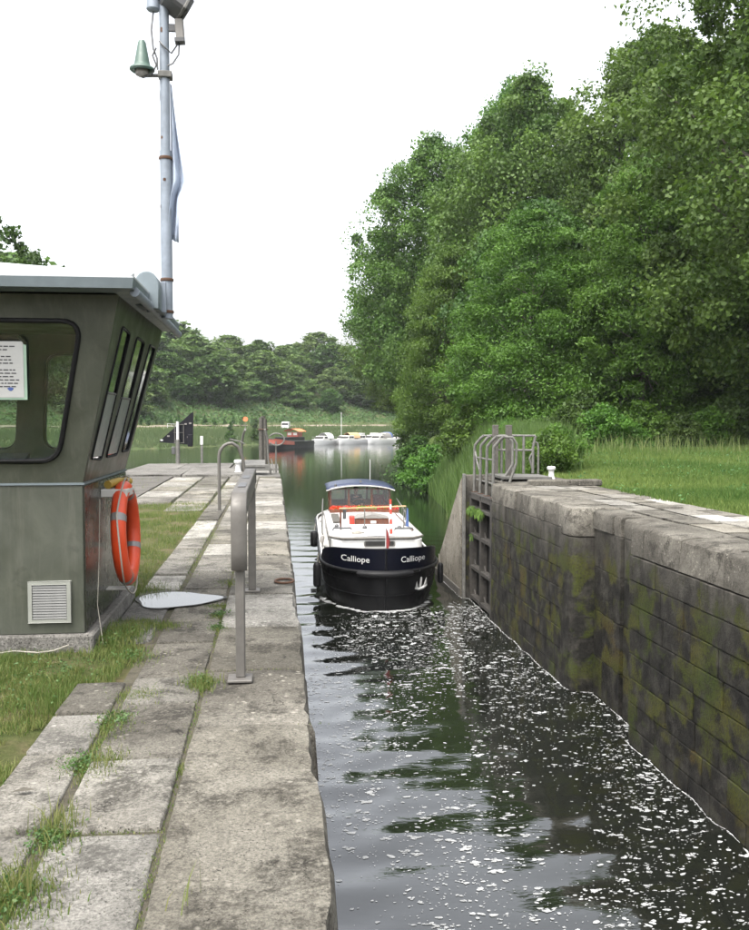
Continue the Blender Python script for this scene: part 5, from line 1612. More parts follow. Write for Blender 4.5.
# people in the wheelhouse
def person(label, loc, rz, top, hair, bottom, pose):
    """one continuous skinned body; clothes and hair are its children. local: +Y is where the person looks"""
    o = bpy.data.objects.new('person', None)
    COL.objects.link(o); o.location = loc; o.rotation_euler = (0, 0, rz)
    tag(o, label, 'person')
    J = {'pel': (0, 0, 0.95, .135), 'wai': (0, 0.01, 1.10, .125), 'che': (0, 0.02, 1.30, .150), 'nkb': (0, 0.0, 1.44, .075), 'nk': (0, 0.015, 1.50, .055), 'h1': (0, 0.035, 1.57, .072), 'h2': (0, 0.03, 1.65, .088), 'h3': (0, 0.015, 1.73, .065)}
    E = [('pel', 'wai'), ('wai', 'che'), ('che', 'nkb'), ('nkb', 'nk'), ('nk', 'h1'), ('h1', 'h2'), ('h2', 'h3')]
    for s, k in ((-1, 'l'), (1, 'r')):
        J[k + 'sh'] = (s * 0.185, 0, 1.40, .068); J[k + 'el'] = (s * 0.25, pose[0], 1.14, .045); J[k + 'wr'] = (s * pose[2], pose[1], pose[3], .031)
        J[k + 'pm'] = (s * pose[2] * 0.95, pose[1] + 0.07, pose[3] + 0.01, .030)
        J[k + 'hip'] = (s * 0.09, 0, 0.88, .095); J[k + 'kn'] = (s * 0.10, 0.02, 0.48, .060); J[k + 'an'] = (s * 0.10, -0.02, 0.09, .042); J[k + 'to'] = (s * 0.12, 0.15, 0.035, .038)
        E += [('che', k + 'sh'), (k + 'sh', k + 'el'), (k + 'el', k + 'wr'), (k + 'wr', k + 'pm'), ('pel', k + 'hip'), (k + 'hip', k + 'kn'), (k + 'kn', k + 'an'), (k + 'an', k + 'to')]
        for f in range(4):
            px = s * pose[2] * 0.95 + (f - 1.5) * 0.021
            ln = (0.062, 0.075, 0.07, 0.055)[f]
            J[k + 'f%da' % f] = (px, pose[1] + 0.10 + ln * 0.5, pose[3] + 0.005, .0095); J[k + 'f%db' % f] = (px, pose[1] + 0.10 + ln * 0.75, pose[3] - 0.035, .0085)
            E += [(k + 'pm', k + 'f%da' % f), (k + 'f%da' % f, k + 'f%db' % f)]
        J[k + 'ta'] = (s * pose[2] * 0.95 - s * 0.045, pose[1] + 0.06, pose[3], .011); J[k + 'tb'] = (s * pose[2] * 0.95 - s * 0.06, pose[1] + 0.10, pose[3] - 0.01, .009)
        E += [(k + 'wr', k + 'ta'), (k + 'ta', k + 'tb')]

    def skin(name, keys, edges, grow, mat, root):
        idx = {k: i for i, k in enumerate(keys)}
        me = bpy.data.meshes.new(name)
        me.from_pydata([J[k][:3] for k in keys], [(idx[a], idx[b]) for a, b in edges], [])
        ob = link(name, me, mat, o, world=False)
        sk = ob.modifiers.new('skin', 'SKIN'); sk.use_smooth_shade = True
        for k in keys:
            r_ = J[k][3] + grow
            me.skin_vertices[0].data[idx[k]].radius = (r_, r_ * (0.78 if k in ('che', 'wai', 'pel') else 1.0))
        me.skin_vertices[0].data[idx[root]].use_root = True
        sb = ob.modifiers.new('sub', 'SUBSURF'); sb.levels = 1; sb.render_levels = 1
        return ob
    skin('body', list(J), E, 0, M['skin'], 'pel')
    tk = ['pel', 'wai', 'che', 'nkb', 'lsh', 'lel', 'lwr', 'rsh', 'rel', 'rwr']
    skin('jumper', tk, [e for e in E if e[0] in tk and e[1] in tk], 0.014, top, 'che')
    bk = ['pel', 'lhip', 'lkn', 'lan', 'rhip', 'rkn', 'ran']
    skin('trousers', bk, [e for e in E if e[0] in bk and e[1] in bk], 0.016, bottom, 'pel')
    hm_ = MB()
    rws = []
    for i in range(7):
        th = lerp(0.0, 1.75, i / 6)
        rws.append([(0.098 * math.sin(th) * math.cos(a), -0.012 + 0.108 * math.sin(th) * math.sin(a) + 0.01, 1.675 + 0.125 * math.cos(th) + (0.05 * max(0, math.sin(a)) if i > 3 else 0)) for a in np.linspace(0, 2 * math.pi, 15)])
    hm_.grid(rws).build('hair', hair, o, smooth=80, world=False)
    fc = MB()
    fc.add([(0, 0.145, 1.605), (-0.014, 0.118, 1.60), (0.014, 0.118, 1.60), (0, 0.118, 1.645)], [(0, 1, 3), (0, 3, 2), (0, 2, 1)])
    fc.build('nose', M['skin'], o, world=False)
    for s in (-1, 1):
        MB().lathe([(0, -0.006), (0.011, 0), (0, 0.006)], 8, (s * 0.032, 0.112, 1.655), False).build('eye', M['hair'], o, world=False)
        MB().lathe([(0.004, -0.03), (0.018, -0.01), (0.018, 0.015), (0.005, 0.03)], 8, (s * 0.092, 0.015, 1.64)).build('ear', M['skin'], o, world=False)
    MB().tube([(-0.025, 0.112, 1.575), (0, 0.117, 1.573), (0.025, 0.112, 1.575)], 0.005, 5).build('mouth', M['cloth_red'], o, world=False)
    return o


person('person in a black top standing at the wheel of the boat', bm_ @ Vector((-0.12, 11.75, 0.72)), R(180 - 1.9), M['cloth_black'], M['hair'], M['cloth_blue'], (0.10, 0.36, 0.22, 1.12))
person('person in dark red standing at the right side of the wheelhouse', bm_ @ Vector((0.80, 12.3, 0.66)), R(165), M['cloth_red'], M['hair_grey'], M['cloth_blue'], (0.02, 0.22, 0.16, 0.98))
bp('cabin_sole', MB().box(-1.1, 1.1, 10.95, 13.5, 0.62, 0.66), 'wood', wh)

# ------------------------------------------------------------------ foam on the water
fr2 = rng(77)
polys = []
def blob(x, y, r, el, n=9):
    a = np.linspace(0, 2 * math.pi, n, endpoint=False)
    k = 1 + 0.42 * fr2.normal(0, 1, n)
    k = np.clip((k + np.roll(k, 1)) / 2, 0.25, 1.9)
    ro = fr2.normal(0, 0.25)
    px = x + r * el * k * np.cos(a) * math.cos(ro) - r * k * np.sin(a) * math.sin(ro)
    py = y + r * k * np.sin(a) + r * el * np.cos(a) * math.sin(ro) * k
    return np.stack([px, py, WATER + wave(px, py) + 0.006], -1)


def dens(x, y):
    """streaky patches"""
    f = 0.62 + 0.22 * math.sin(1.3 * x + 0.5 * y + 0.8 * math.sin(0.7 * y)) + 0.25 * math.sin(2.9 * x - 1.1 * y) + 0.2 * math.sin(0.45 * y - 0.9 * x + 2)
    return f * (0.6 + 0.4 * min(1, max(0, (x - 0.6) / 2.0)))


cnt = 0
while cnt < 12500:
    y = 5.8 + 18.2 * fr2.random() ** 0.85
    x = fr2.uniform(0.3, 5.45)
    if 13.5 < y < 16.2: x = fr2.uniform(0.3, 5.8)
    if fr2.random() > dens(x, y): continue
    if abs(x - BOAT[0]) < 1.7 and y > BOAT[1] - 0.1: continue
    big = fr2.random()
    r = 0.003 + 0.005 * fr2.random() if big < 0.74 else 0.008 + 0.016 * fr2.random() ** 1.4
    if big > 0.955:
        for _ in range(int(fr2.integers(3, 8))):
            polys.append(blob(x + fr2.normal(0, 0.045), y + fr2.normal(0, 0.025), r * fr2.uniform(0.5, 1.0), 1.9))
    polys.append(blob(x, y, r, fr2.uniform(1.1, 2.1)))
    cnt += 1
# denser scum in front of the bow and by the gate
for _ in range(420):
    x = fr2.uniform(3.2, 5.4); y = 21.0 + 3.6 * fr2.random()
    if (x - BOAT[0]) ** 2 / 3.4 + max(0, (24.4 - y)) ** 2 / 0.3 < 1 or (abs(x - 2.9) < 1.75 and y > 24.2): continue
    polys.append(blob(x, y, 0.006 + 0.014 * fr2.random(), fr2.uniform(1.3, 2.4)))
for _ in range(260):                                 # bow wave edge
    t = fr2.uniform(-1.55, 1.55); s = 3.3 * (1 - math.sqrt(max(0, 1 - (t / 1.62) ** 2)))
    polys.append(blob(BOAT[0] + t * 1.03, BOAT[1] + 0.02 + s - abs(fr2.normal(0.04, 0.05)), 0.02 + 0.02 * fr2.random(), 2.2))
# scum line along the foot of the right wall
line = [(5.475, 6.5), (5.475, 13.43), (5.82, 13.5), (5.82, 15.95), (5.70, 16.0), (5.42, 16.2), (5.41, 22.6), (5.47, 22.75), (5.47, 24.9), (5.28, 25.0), (5.27, 28)]
for (x0, y0), (x1, y1) in zip(line, line[1:]):
    L = math.hypot(x1 - x0, y1 - y0)
    n = max(2, int(L / 0.05))
    for k in range(n):
        t = (k + fr2.random() * 0.6) / n
        x = lerp(x0, x1, t) - 0.012 - abs(fr2.normal(0, 0.010)); y = lerp(y0, y1, t)
        a = np.linspace(0, 2 * math.pi, 9, endpoint=False)
        rx_b, ry_b = 0.005 + 0.011 * fr2.random() ** 2, 0.03 + 0.02 * fr2.random()
        if abs(x1 - x0) > abs(y1 - y0): rx_b, ry_b = 0.05, 0.018
        px = x + rx_b * np.cos(a); py = y + ry_b * np.sin(a)
        
        if fr2.random() < 0.85: polys.append(np.stack([px, py, WATER + wave(px, py) + 0.008], -1))
tag(link('foam', np_mesh('foam', np.array(polys), 9), M['foam']), 'white foam flecks drifting on the dark lock water', 'foam', kind='stuff')

# ------------------------------------------------------------------ trees
def crown_points(r_, H, base, Rad, prof, ncl, nleaf, flat, crf, inner=0.15, updir=0.35):
    tt = []
    while len(tt) < ncl:
        t = r_.random()
        if r_.random() < prof(t) + 0.05: tt.append(t)
    tt = np.array(tt)
    an = r_.uniform(0, 2 * math.pi, ncl)
    rf_ = 1 - 0.55 * r_.random(ncl) ** 1.6
    pr = np.array([prof(t) for t in tt])
    cr = Rad * crf * np.exp(r_.normal(-0.05, 0.33, ncl)) * (0.6 + 0.4 * pr)
    rad = np.maximum(0, Rad * pr * rf_ - cr * 0.45)
    rad = rad * r_.uniform(0.9, 1.14, ncl)
    cc = np.stack([rad * np.cos(an), rad * np.sin(an), base + tt * (H - base)], -1)
    per = nleaf // ncl
    idx = np.repeat(np.arange(ncl), per)
    d = r_.normal(0, 1, (len(idx), 3)); d[:, 2] += updir
    outw = cc[idx].copy(); outw[:, 2] = 0
    outw /= np.linalg.norm(outw, axis=1, keepdims=True) + 1e-6
    d += outw * 0.35
    d /= np.linalg.norm(d, axis=1, keepdims=True)
    q = cr[idx] * (0.25 + 0.75 * r_.random(len(idx)) ** 0.55 + 0.17 * np.abs(r_.normal(0, 1, len(idx))))
    p = cc[idx] + d * q[:, None] * np.array([1, 1, flat])
    tint = np.clip(0.45 * r_.random(len(idx)) + 0.55 * r_.random(ncl)[idx], 0, 1)
    nrm = d * 0.7 + np.array([0, 0, 0.6])
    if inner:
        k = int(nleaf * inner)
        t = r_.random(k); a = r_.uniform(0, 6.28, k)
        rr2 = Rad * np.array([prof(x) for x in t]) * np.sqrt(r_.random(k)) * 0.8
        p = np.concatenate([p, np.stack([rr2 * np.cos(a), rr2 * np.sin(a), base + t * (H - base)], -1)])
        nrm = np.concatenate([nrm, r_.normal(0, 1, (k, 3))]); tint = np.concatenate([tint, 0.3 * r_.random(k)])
    return p, nrm, tint, cc, cr


def trunk_mb(r_, H, cc, r0, nlimb=26, lean=0.0, split=0.35):
    mb = MB()
    pts = []
    x = y = 0.0
    for k in range(9):
        pts.append((x, y, H * 0.82 * k / 8)); x += r_.normal(0, 0.012 * H) + lean; y += r_.normal(0, 0.012 * H)
    pts[0] = (0, 0, -0.4)
    mb.tube(pts, [r0 * (1.35 if k == 0 else 1 - 0.11 * k) for k in range(9)], 9)
    for i in r_.permutation(len(cc))[:nlimb]:
        c = Vector(cc[i])
        zt = min(max(0.25 * H * split / 0.35, c.z - 0.45 * math.hypot(c.x, c.y) - 0.05 * H), H * 0.75)
        f = zt / (H * 0.82) * 8; j = min(int(f), 7)
        p0 = Vector(pts[j]).lerp(Vector(pts[j + 1]), f - j)
        mid = p0.lerp(c, 0.5) + Vector((r_.normal(0, .3), r_.normal(0, .3), -0.06 * (c - p0).length))
        rb = r0 * (0.42 - 0.25 * zt / H)
        mb.tube([p0, mid, c], [rb, rb * 0.6, rb * 0.2], 6, cap=False)
    return mb


def make_tree(name, seed, H, base, Rad, prof, ncl, nleaf, ls, mat, r0, flat=0.75, crf=0.2, inner=0.15, bark='bark', nlimb=26, aspect=0.75, updir=0.35, jitter=0.75):
    r_ = rng(seed)
    p, nrm, tint, cc, cr = crown_points(r_, H, base, Rad, prof, ncl, nleaf, flat, crf, inner, updir)
    me_c = leaf_mesh('crown', p, ls, r_, nrm, jitter, aspect, tint); me_c.materials.append(M[mat])
    me_t = trunk_mb(r_, H, cc, r0, nlimb).mesh('trunk', 60); me_t.materials.append(M[bark])
    return me_c, me_t


def plant_tree(name, label, meshes, loc, rz, sc, group, cat='tree', parts=('crown', 'trunk')):
    o = thing(name, label, cat, loc, rz, group)
    o.scale = sc if isinstance(sc, tuple) else (sc, sc, sc)
    for nm, me in zip(parts, meshes):
        link(nm, me, None, o, world=False)
    return o


pf_plane = lambda t: max(0.05, math.sin(math.pi * min(1, t * 0.93 + 0.07) ** 0.85)) ** 0.65
pf_full = lambda t: max(0.05, (1 - t) ** 0.45 * (0.75 + 0.25 * min(1, t * 4)))
pf_round = lambda t: max(0.05, math.sin(math.pi * (0.12 + 0.85 * t))) ** 0.7
PLANE = [make_tree('plane_tree', 101, 31, 3.5, 9.6, pf_plane, 420, 95000, 0.30, 'leaf_plane', 0.55, 0.85, 0.155, 0.22),
         make_tree('plane_tree', 102, 30, 3.5, 10.0, pf_plane, 400, 92000, 0.30, 'leaf_plane', 0.55, 0.85, 0.16, 0.22)]
NEAR = [make_tree('plane_tree', 103, 27, 3.0, 7.5, pf_plane, 300, 90000, 0.21, 'leaf_plane', 0.5, 0.75, 0.14, 0.08, jitter=0.9)]
ACA = [make_tree('acacia', 111, 15, 0.6, 6.5, pf_full, 260, 66000, 0.22, 'leaf_acacia', 0.22, 0.55, 0.17, 0.15, aspect=0.4, updir=0.2),
       make_tree('acacia', 112, 13, 0.5, 5.2, pf_full, 220, 52000, 0.21, 'leaf_acacia', 0.2, 0.6, 0.18, 0.15, aspect=0.4, updir=0.2)]
DARK = [make_tree('understorey', 121, 16, 1.2, 6.5, pf_round, 180, 44000, 0.28, 'leaf_dark', 0.28, 0.75, 0.19, 0.15)]
G = 'trees along the right bank'
TR = [  # name, label, mesh, x, y, scale, rot
    ('plane_tree', 'tall plane tree at the river edge, leftmost of the right bank trees', PLANE[0], 18.2, 104, (1.0, 1.0, 1.08), 0.3),
    ('plane_tree', 'lower leafy tree leaning over the water behind the leftmost plane tree', PLANE[1], 19.5, 122, (0.95, 0.95, 0.78), 2.0),
    ('plane_tree', 'tall plane tree between the leftmost plane and the highest crown', PLANE[1], 24.5, 86, (1.0, 1.0, 1.13), 1.1),
    ('plane_tree', 'highest crowned plane tree above the middle of the right bank', PLANE[0], 30.5, 70, (1.0, 1.0, 1.03), 4.0),
    ('plane_tree', 'plane tree filling the skyline left of the nearest big tree', PLANE[1], 34.0, 60, (1.0, 1.0, 0.98), 5.2),
    ('plane_tree', 'nearest big plane tree at the right edge with large pale leaves', NEAR[0], 24.6, 41, (1.08, 1.08, 1.14), 0.8),
    ('plane_tree', 'plane tree behind the nearest big one, cut by the right edge', PLANE[0], 36.0, 50, (0.95, 0.95, 1.0), 2.6),
    ('acacia_tree', 'bright green feathery acacia standing behind the gate railing', ACA[0], 16.2, 56, (1.0, 1.0, 0.98), 0.0),
    ('acacia_tree', 'feathery acacia in the middle of the bank, taller and farther right', ACA[0], 22.3, 53, (1.0, 1.0, 1.13), 2.2),
    ('acacia_tree', 'slender acacia left of the bright one, nearer the water', ACA[1], 14.6, 75, (1.0, 1.0, 1.22), 1.0),
    ('acacia_tree', 'low acacia overhanging the water under the leftmost plane', ACA[1], 17.0, 94, (1.0, 1.0, 1.25), 3.3),
    ('understorey_tree', 'dark leafed tree in the shade below the nearest plane', DARK[0], 26.5, 54, (1.0, 1.0, 0.95), 0.4),
    ('understorey_tree', 'dark leafed tree between the two feathery acacias', DARK[0], 19.5, 66, (0.95, 0.95, 1.1), 3.0),
    ('understorey_tree', 'dark leafed tree deep in the wood at the right edge', DARK[0], 31.5, 46, (0.9, 0.9, 0.9), 5.0),
    ('understorey_tree', 'dark leafed tree at the foot of the leftmost planes', DARK[0], 19.5, 88, (0.9, 0.9, 1.05), 1.7),
    ('plane_tree', 'plane tree crown filling the gap behind the leftmost two planes', PLANE[0], 27.0, 100, (1.0, 1.0, 1.24), 5.5),
    ('plane_tree', 'plane tree crown behind the highest one, left of the nearest', PLANE[1], 38.5, 76, (1.05, 1.05, 1.08), 3.4),
    ('understorey_tree', 'dark leafed tree at the back of the wood behind the acacias', DARK[0], 27.0, 76, (1.1, 1.1, 1.1), 2.4),
]
for nm, lab, ms, x, y, sc, rz in TR:
    plant_tree(nm, lab, ms, (x, y, float(hright(np.array(x), np.array(y))) - 0.1), rz, sc, G)

# bushes: by the gate railing, along the wood's edge, at the waterside
BUSH = [make_tree('bush', 131, 2.2, 0.1, 1.3, pf_round, 40, 4500, 0.13, 'leaf_acacia', 0.05, 0.8, 0.33, 0.2, nlimb=14), make_tree('bush', 132, 3.2, 0.05, 2.2, pf_full, 60, 9000, 0.20, 'leaf_dark', 0.07, 0.75, 0.30, 0.2, nlimb=14),
        make_tree('bush', 133, 3.0, 0.05, 2.4, pf_full, 60, 9000, 0.20, 'leaf_acacia', 0.07, 0.6, 0.30, 0.2, nlimb=14)]
GB = 'bushes on the right bank'
for lab, ms, x, y, sc in [('bright green bush just right of the gate railing', BUSH[0], 8.7, 28.0, 0.66), ('small bright bush behind the hooked post', BUSH[0], 9.6, 29.5, 0.7),
                          ('dark bush at the water edge under the leftmost plane', BUSH[1], 14.6, 90, 1.3), ('dark bush overhanging the water beyond the reeds', BUSH[1], 11.6, 72, 1.2), ('green bush at the back of the lawn', BUSH[2], 20.0, 47.5, 0.8),
                          ('dark bush at the back of the lawn near the right edge', BUSH[1], 24.5, 45.5, 1.0), ('green bush behind the reeds at the foot of the acacia', BUSH[2], 12.4, 56, 0.95), ('dark bush under the middle acacia', BUSH[1], 17.2, 49, 0.95),
                          ('green bush low over the water left of the reeds', BUSH[2], 11.2, 64, 1.0)] + [
                          ('%s low bush from the left along the back edge of the lawn' % o_, BUSH[(i_ * 2) % 3], 11.8 + 1.75 * i_, 45.0 + (i_ * 37 % 5) * 0.6 - 0.25 * i_, 0.45 + 0.1 * (i_ * 53 % 4) + (0.3 if i_ % 3 == 0 else 0)) for i_, o_ in enumerate('first second third fourth fifth sixth seventh eighth'.split())]:
    plant_tree('bush', lab, ms, (x, y, float(hright(np.array(x), np.array(y))) - 0.1), x * 1.7, sc, GB, 'bush')

# ------------------------------------------------------------------ far bank: hillside wood, ground cover, shrubs
FAR = [make_tree('far_tree', 141, 11, 0.6, 5.0, pf_round, 45, 5200, 0.62, 'leaf_far', 0.2, 0.75, 0.28, 0.2, nlimb=8), make_tree('far_tree', 142, 10, 0.3, 5.4, pf_full, 45, 5200, 0.62, 'leaf_far', 0.2, 0.6, 0.28, 0.2, nlimb=8),
       make_tree('far_tree', 143, 12, 1.0, 4.2, pf_plane, 40, 4600, 0.6, 'leaf_dark', 0.2, 0.8, 0.28, 0.2, nlimb=8)]
RIV = make_tree('riverside_tree', 145, 12, 3.0, 3.2, pf_round, 60, 7000, 0.24, 'leaf_dark', 0.16, 0.8, 0.2, 0.05, nlimb=30)
PALE = make_tree('far_tree', 144, 12, 2.0, 4.0, pf_round, 40, 1500, 0.5, 'leaf_far', 0.16, 0.8, 0.28, 0.05, nlimb=30)
hr = rng(55)
kk0 = int(np.argmin(np.abs(SX + 60))); kk1 = int(np.argmin(np.abs(SX - 75)))
names = ['leafy tree', 'spreading tree', 'dark tree']
ORD = 'first second third fourth fifth sixth seventh eighth ninth tenth eleventh twelfth thirteenth fourteenth fifteenth sixteenth'.split()
for row, (s0, hsc) in enumerate([(33, 0.72), (42, 0.95), (54, 1.1), (68, 1.15)]):
    nn = 16
    for i in range(nn):
        k = lerp(kk0 + 2, kk1, (i + 0.5 * (row % 2) + hr.uniform(-0.22, 0.22)) / nn)
        s = s0 + hr.normal(0, 2.2)
        x, y, z = [float(q) for q in shore_pt(np.array(k), np.array(s))]
        v = int(hr.integers(3)); sc = hsc * hr.uniform(0.8, 1.2) * (lerp(1.95, 0.95, min(1, i / 9)) if row > 1 else 1.0)
        lab = '%s, %s from the left in the %s of the far hillside' % (names[v], ORD[i], ['lowest row', 'second row', 'third row', 'crest row'][row])
        plant_tree('hillside_tree', lab, FAR[v], (x, y, z - 0.3), hr.uniform(0, 6.28), (sc * 1.5, sc * 1.5, sc * 0.92), 'trees on the far hillside')
for i, (k, s, sc) in enumerate([(0.42, 60, 1.0), (0.47, 62, 0.95)]):
    x, y, z = [float(q) for q in shore_pt(np.array(lerp(kk0, kk1, k)), np.array(float(s)))]
    plant_tree('hillside_tree', 'sparse pale tree with bare twigs on the hill crest, %s of two' % ('left' if i == 0 else 'right'), PALE, (x, y, z), i * 2.0, sc, 'trees on the far hillside')
# taller trees seen over the hut roof
for lab, x, y, sc in [('tall tree top showing above the hut roof at the left edge', -16.6, 55, 1.17), ('lower tree top just right of it above the hut roof', -14.6, 58, 1.03)]:
    plant_tree('riverside_tree', lab, RIV, (x, y, -0.1), x, (sc * 0.8, sc * 0.8, sc), 'trees above the hut roof')
# creeping green cover on the slope
nC = 46000
kc = hr.uniform(kk0 - 6, kk1 + 8, nC); sc_ = 23 + 40 * hr.random(nC) ** 1.25
x, y, z = shore_pt(kc, sc_)
lump = 0.9 * np.abs(fbm(x * 0.9, y * 0.9, 61)) + 0.5 * np.abs(fbm(x * 2.1, y * 2.1, 62))
p = np.stack([x, y, z + lump * hr.uniform(0.3, 1.0, nC) * np.clip((sc_ - 22) / 5, 0.2, 1)], -1)
nrm = np.stack([-np.interp(kc, np.arange(SN), NX) * 0.6, -np.interp(kc, np.arange(SN), NY) * 0.6, np.full(nC, 0.8)], -1)
tag(link('ground_cover', leaf_mesh('ground_cover', p, 0.62, hr, nrm, 0.6, 0.8, np.clip(0.25 + 0.3 * fbm(x * 0.3, y * 0.3, 63) + 0.45 * hr.random(nC), 0, 1)), M['leaf_cover']), 'low green ivy and scrub covering the far slope', 'ground cover', kind='stuff')
# rough grass on the far bank
nC = 26000
kc = hr.uniform(kk0 - 6, kk1 + 8, nC); sc_ = np.where(hr.random(nC) < 0.6, hr.uniform(0.6, 10, nC), hr.uniform(10, 26, nC))
x, y, z = shore_pt(kc, sc_)
keep = ~((sc_ > 15.3) & (sc_ < 19.0)); x, y, z, sc_ = x[keep], y[keep], z[keep], sc_[keep]; nC = len(x)
hgt = np.where(sc_ < 10, 0.9, 0.35) * hr.uniform(0.5, 1.3, nC)
dx = hr.normal(0, 0.2, nC)
wq = 0.16
tri = np.stack([np.stack([x - wq, y, z - 0.1], -1), np.stack([x + wq, y, z - 0.1], -1), np.stack([x + dx, y + hr.normal(0, 0.1, nC), z + hgt], -1)], 1)
tag(link('bank_grass', np_mesh('bank_grass', tri, 3, np.repeat(np.clip(0.15 + 0.35 * hr.random(nC) + 0.4 * (sc_ > 10), 0, 1), 3)), M['bank_blades']), 'long rough grass along the far river bank', 'grass', kind='stuff')
# rows of young shrubs along the path, two dark conifers at the water
SHR = make_tree('shrub', 151, 2.2, 0.1, 0.75, pf_full, 12, 420, 0.32, 'leaf_cover', 0.06, 0.9, 0.4, 0.2, nlimb=3)
CON = make_tree('conifer', 152, 4.6, 0.1, 1.35, lambda t: max(0.05, (1 - t) ** 0.6), 30, 1500, 0.32, 'leaf_dark', 0.12, 0.8, 0.35, 0.2, nlimb=4)
u0 = int(np.argmin(np.abs(SX + 18))); u1 = int(np.argmin(np.abs(SX - 6)))
for i in range(16):
    k = lerp(u0, u1, i / 15); xx, yy, zz = [float(q) for q in shore_pt(np.array(k), np.array(20.5 + hr.normal(0, 0.3)))]
    plant_tree('young_shrub', 'young shrub in the row planted along the far path', SHR, (xx, yy, zz), hr.uniform(0, 6), hr.uniform(0.7, 1.1), 'young shrubs along the far path', 'shrub')
for i, (kx, lab, ss) in enumerate([(-8.2, 'dark conical bush at the far water edge', 0.95), (-3.0, 'taller dark conical bush behind the mooring pile', 1.15)]):
    k = float(np.interp(kx, SX, np.arange(SN))); xx, yy, zz = [float(q) for q in shore_pt(np.array(k), np.array(2.0))]
    plant_tree('conical_bush', lab, CON, (xx, yy, zz - 0.2), i, ss, 'conical bushes on the far bank', 'bush')

# ------------------------------------------------------------------ marina on the far bank
def small_boat(name, label, loc, rz, L, B, cat='boat', group='boats moored in the marina', hullm='white_gloss', cabin='offwhite', canopy=None, stripe='canvas_blue', fly=False, mast_h=0.0):
    o = thing(name, label, cat, loc, rz, group)
    o.scale = (1.05, 1.05, 1.1)
    st_ = [0, 0.04, 0.12, 0.25, 0.45, 0.7, 1.0]
    rws = []
    for t in st_:
        s = t * L
        h = B / 2 * min(1, (t / 0.45) ** 0.6) * (1 - 0.08 * max(0, t - 0.5))
        z = 1.15 - 0.35 * min(1, t * 1.4)
        rws.append([(-h, s, z), (-h * 0.96, s, z - 0.35), (-h * 0.8, s + 0.15, 0.0), (0, s + 0.35 * (1 - t), -0.4), (h * 0.8, s + 0.15, 0.0), (h * 0.96, s, z - 0.35), (h, s, z)])
    mb = MB().grid(rws); nn = 7
    mb.f.append(tuple((len(st_) - 1) * nn + k for k in range(nn)))
    hu = mb.build('hull', M[hullm], o, world=False, smooth=40)
    dk_ = [(r[0][0], r[0][1], r[0][2] - 0.02) for r in rws[::-1]] + [(r[-1][0], r[-1][1], r[-1][2] - 0.02) for r in rws[1:]]
    MB().add(dk_, [tuple(range(len(dk_)))]).build('deck', M['offwhite'], o, world=False)
    MB().tube([(r[0][0] * 1.01, r[0][1], r[0][2] - 0.22) for r in rws], 0.05, 5).build('stripe', M[stripe], hu, world=False)
    c0, c1, w_ = 0.28 * L, 0.72 * L, B * 0.36
    cb_ = MB().hexa([(-w_, c0, 0.75), (w_, c0, 0.75), (w_, c1, 0.75), (-w_, c1, 0.75)], [(-w_ * 0.88, c0 + 0.14 * L, 1.75), (w_ * 0.88, c0 + 0.14 * L, 1.75), (w_ * 0.92, c1, 1.75), (-w_ * 0.92, c1, 1.75)]).build('cabin', M[cabin], o, world=False, bevel=0.06)
    MB().hexa([(-w_ * 0.85, c0 + 0.055 * L, 1.22), (w_ * 0.85, c0 + 0.055 * L, 1.22), (w_ * 0.85, c0 + 0.09 * L, 1.18), (-w_ * 0.85, c0 + 0.09 * L, 1.18)], [(-w_ * 0.8, c0 + 0.11 * L, 1.64), (w_ * 0.8, c0 + 0.11 * L, 1.64), (w_ * 0.8, c0 + 0.15 * L, 1.6), (-w_ * 0.8, c0 + 0.15 * L, 1.6)]).build('windscreen', M['dark_panel'], cb_, world=False)
    for s in (-1, 1):
        for (a, b) in ((c0 + 0.16 * L, c0 + 0.26 * L), (c0 + 0.28 * L, c1 - 0.05 * L)):
            MB().box(*sorted((s * w_ * 0.90, s * (w_ * 0.97))), a, b, 1.25, 1.6).build('side_window', M['dark_panel'], cb_, world=False)
    if canopy:
        rws2 = [[(w_ * 1.05 * math.cos(a), yy, 1.2 + 1.15 * math.sin(a)) for a in np.linspace(0, math.pi, 9)] for yy in (c1 - 0.15 * L, c1 + 0.1 * L, c1 + 0.22 * L)]
        MB().grid(rws2).build('canopy', M[canopy], o, world=False, smooth=60)
    if fly:
        MB().box(-w_ * 0.7, w_ * 0.7, c0 + 0.25 * L, c1, 1.75, 2.2).build('flybridge', M[cabin], o, world=False, bevel=0.08)
    if mast_h:
        MB().tube([(0, c0 + 0.1 * L, 1.7), (0, c0 + 0.1 * L, mast_h)], 0.06, 6).build('mast', M['white'], o, world=False)
    MB().tube([(r[0][0] * 0.9, r[0][1] + 0.1, r[0][2] + 0.45) for r in rws[4:0:-1]] + [(r[-1][0] * 0.9, r[-1][1] + 0.1, r[-1][2] + 0.45) for r in rws[1:5]], 0.03, 5).build('bow_rail', M['galv'], o, world=False)
    return o


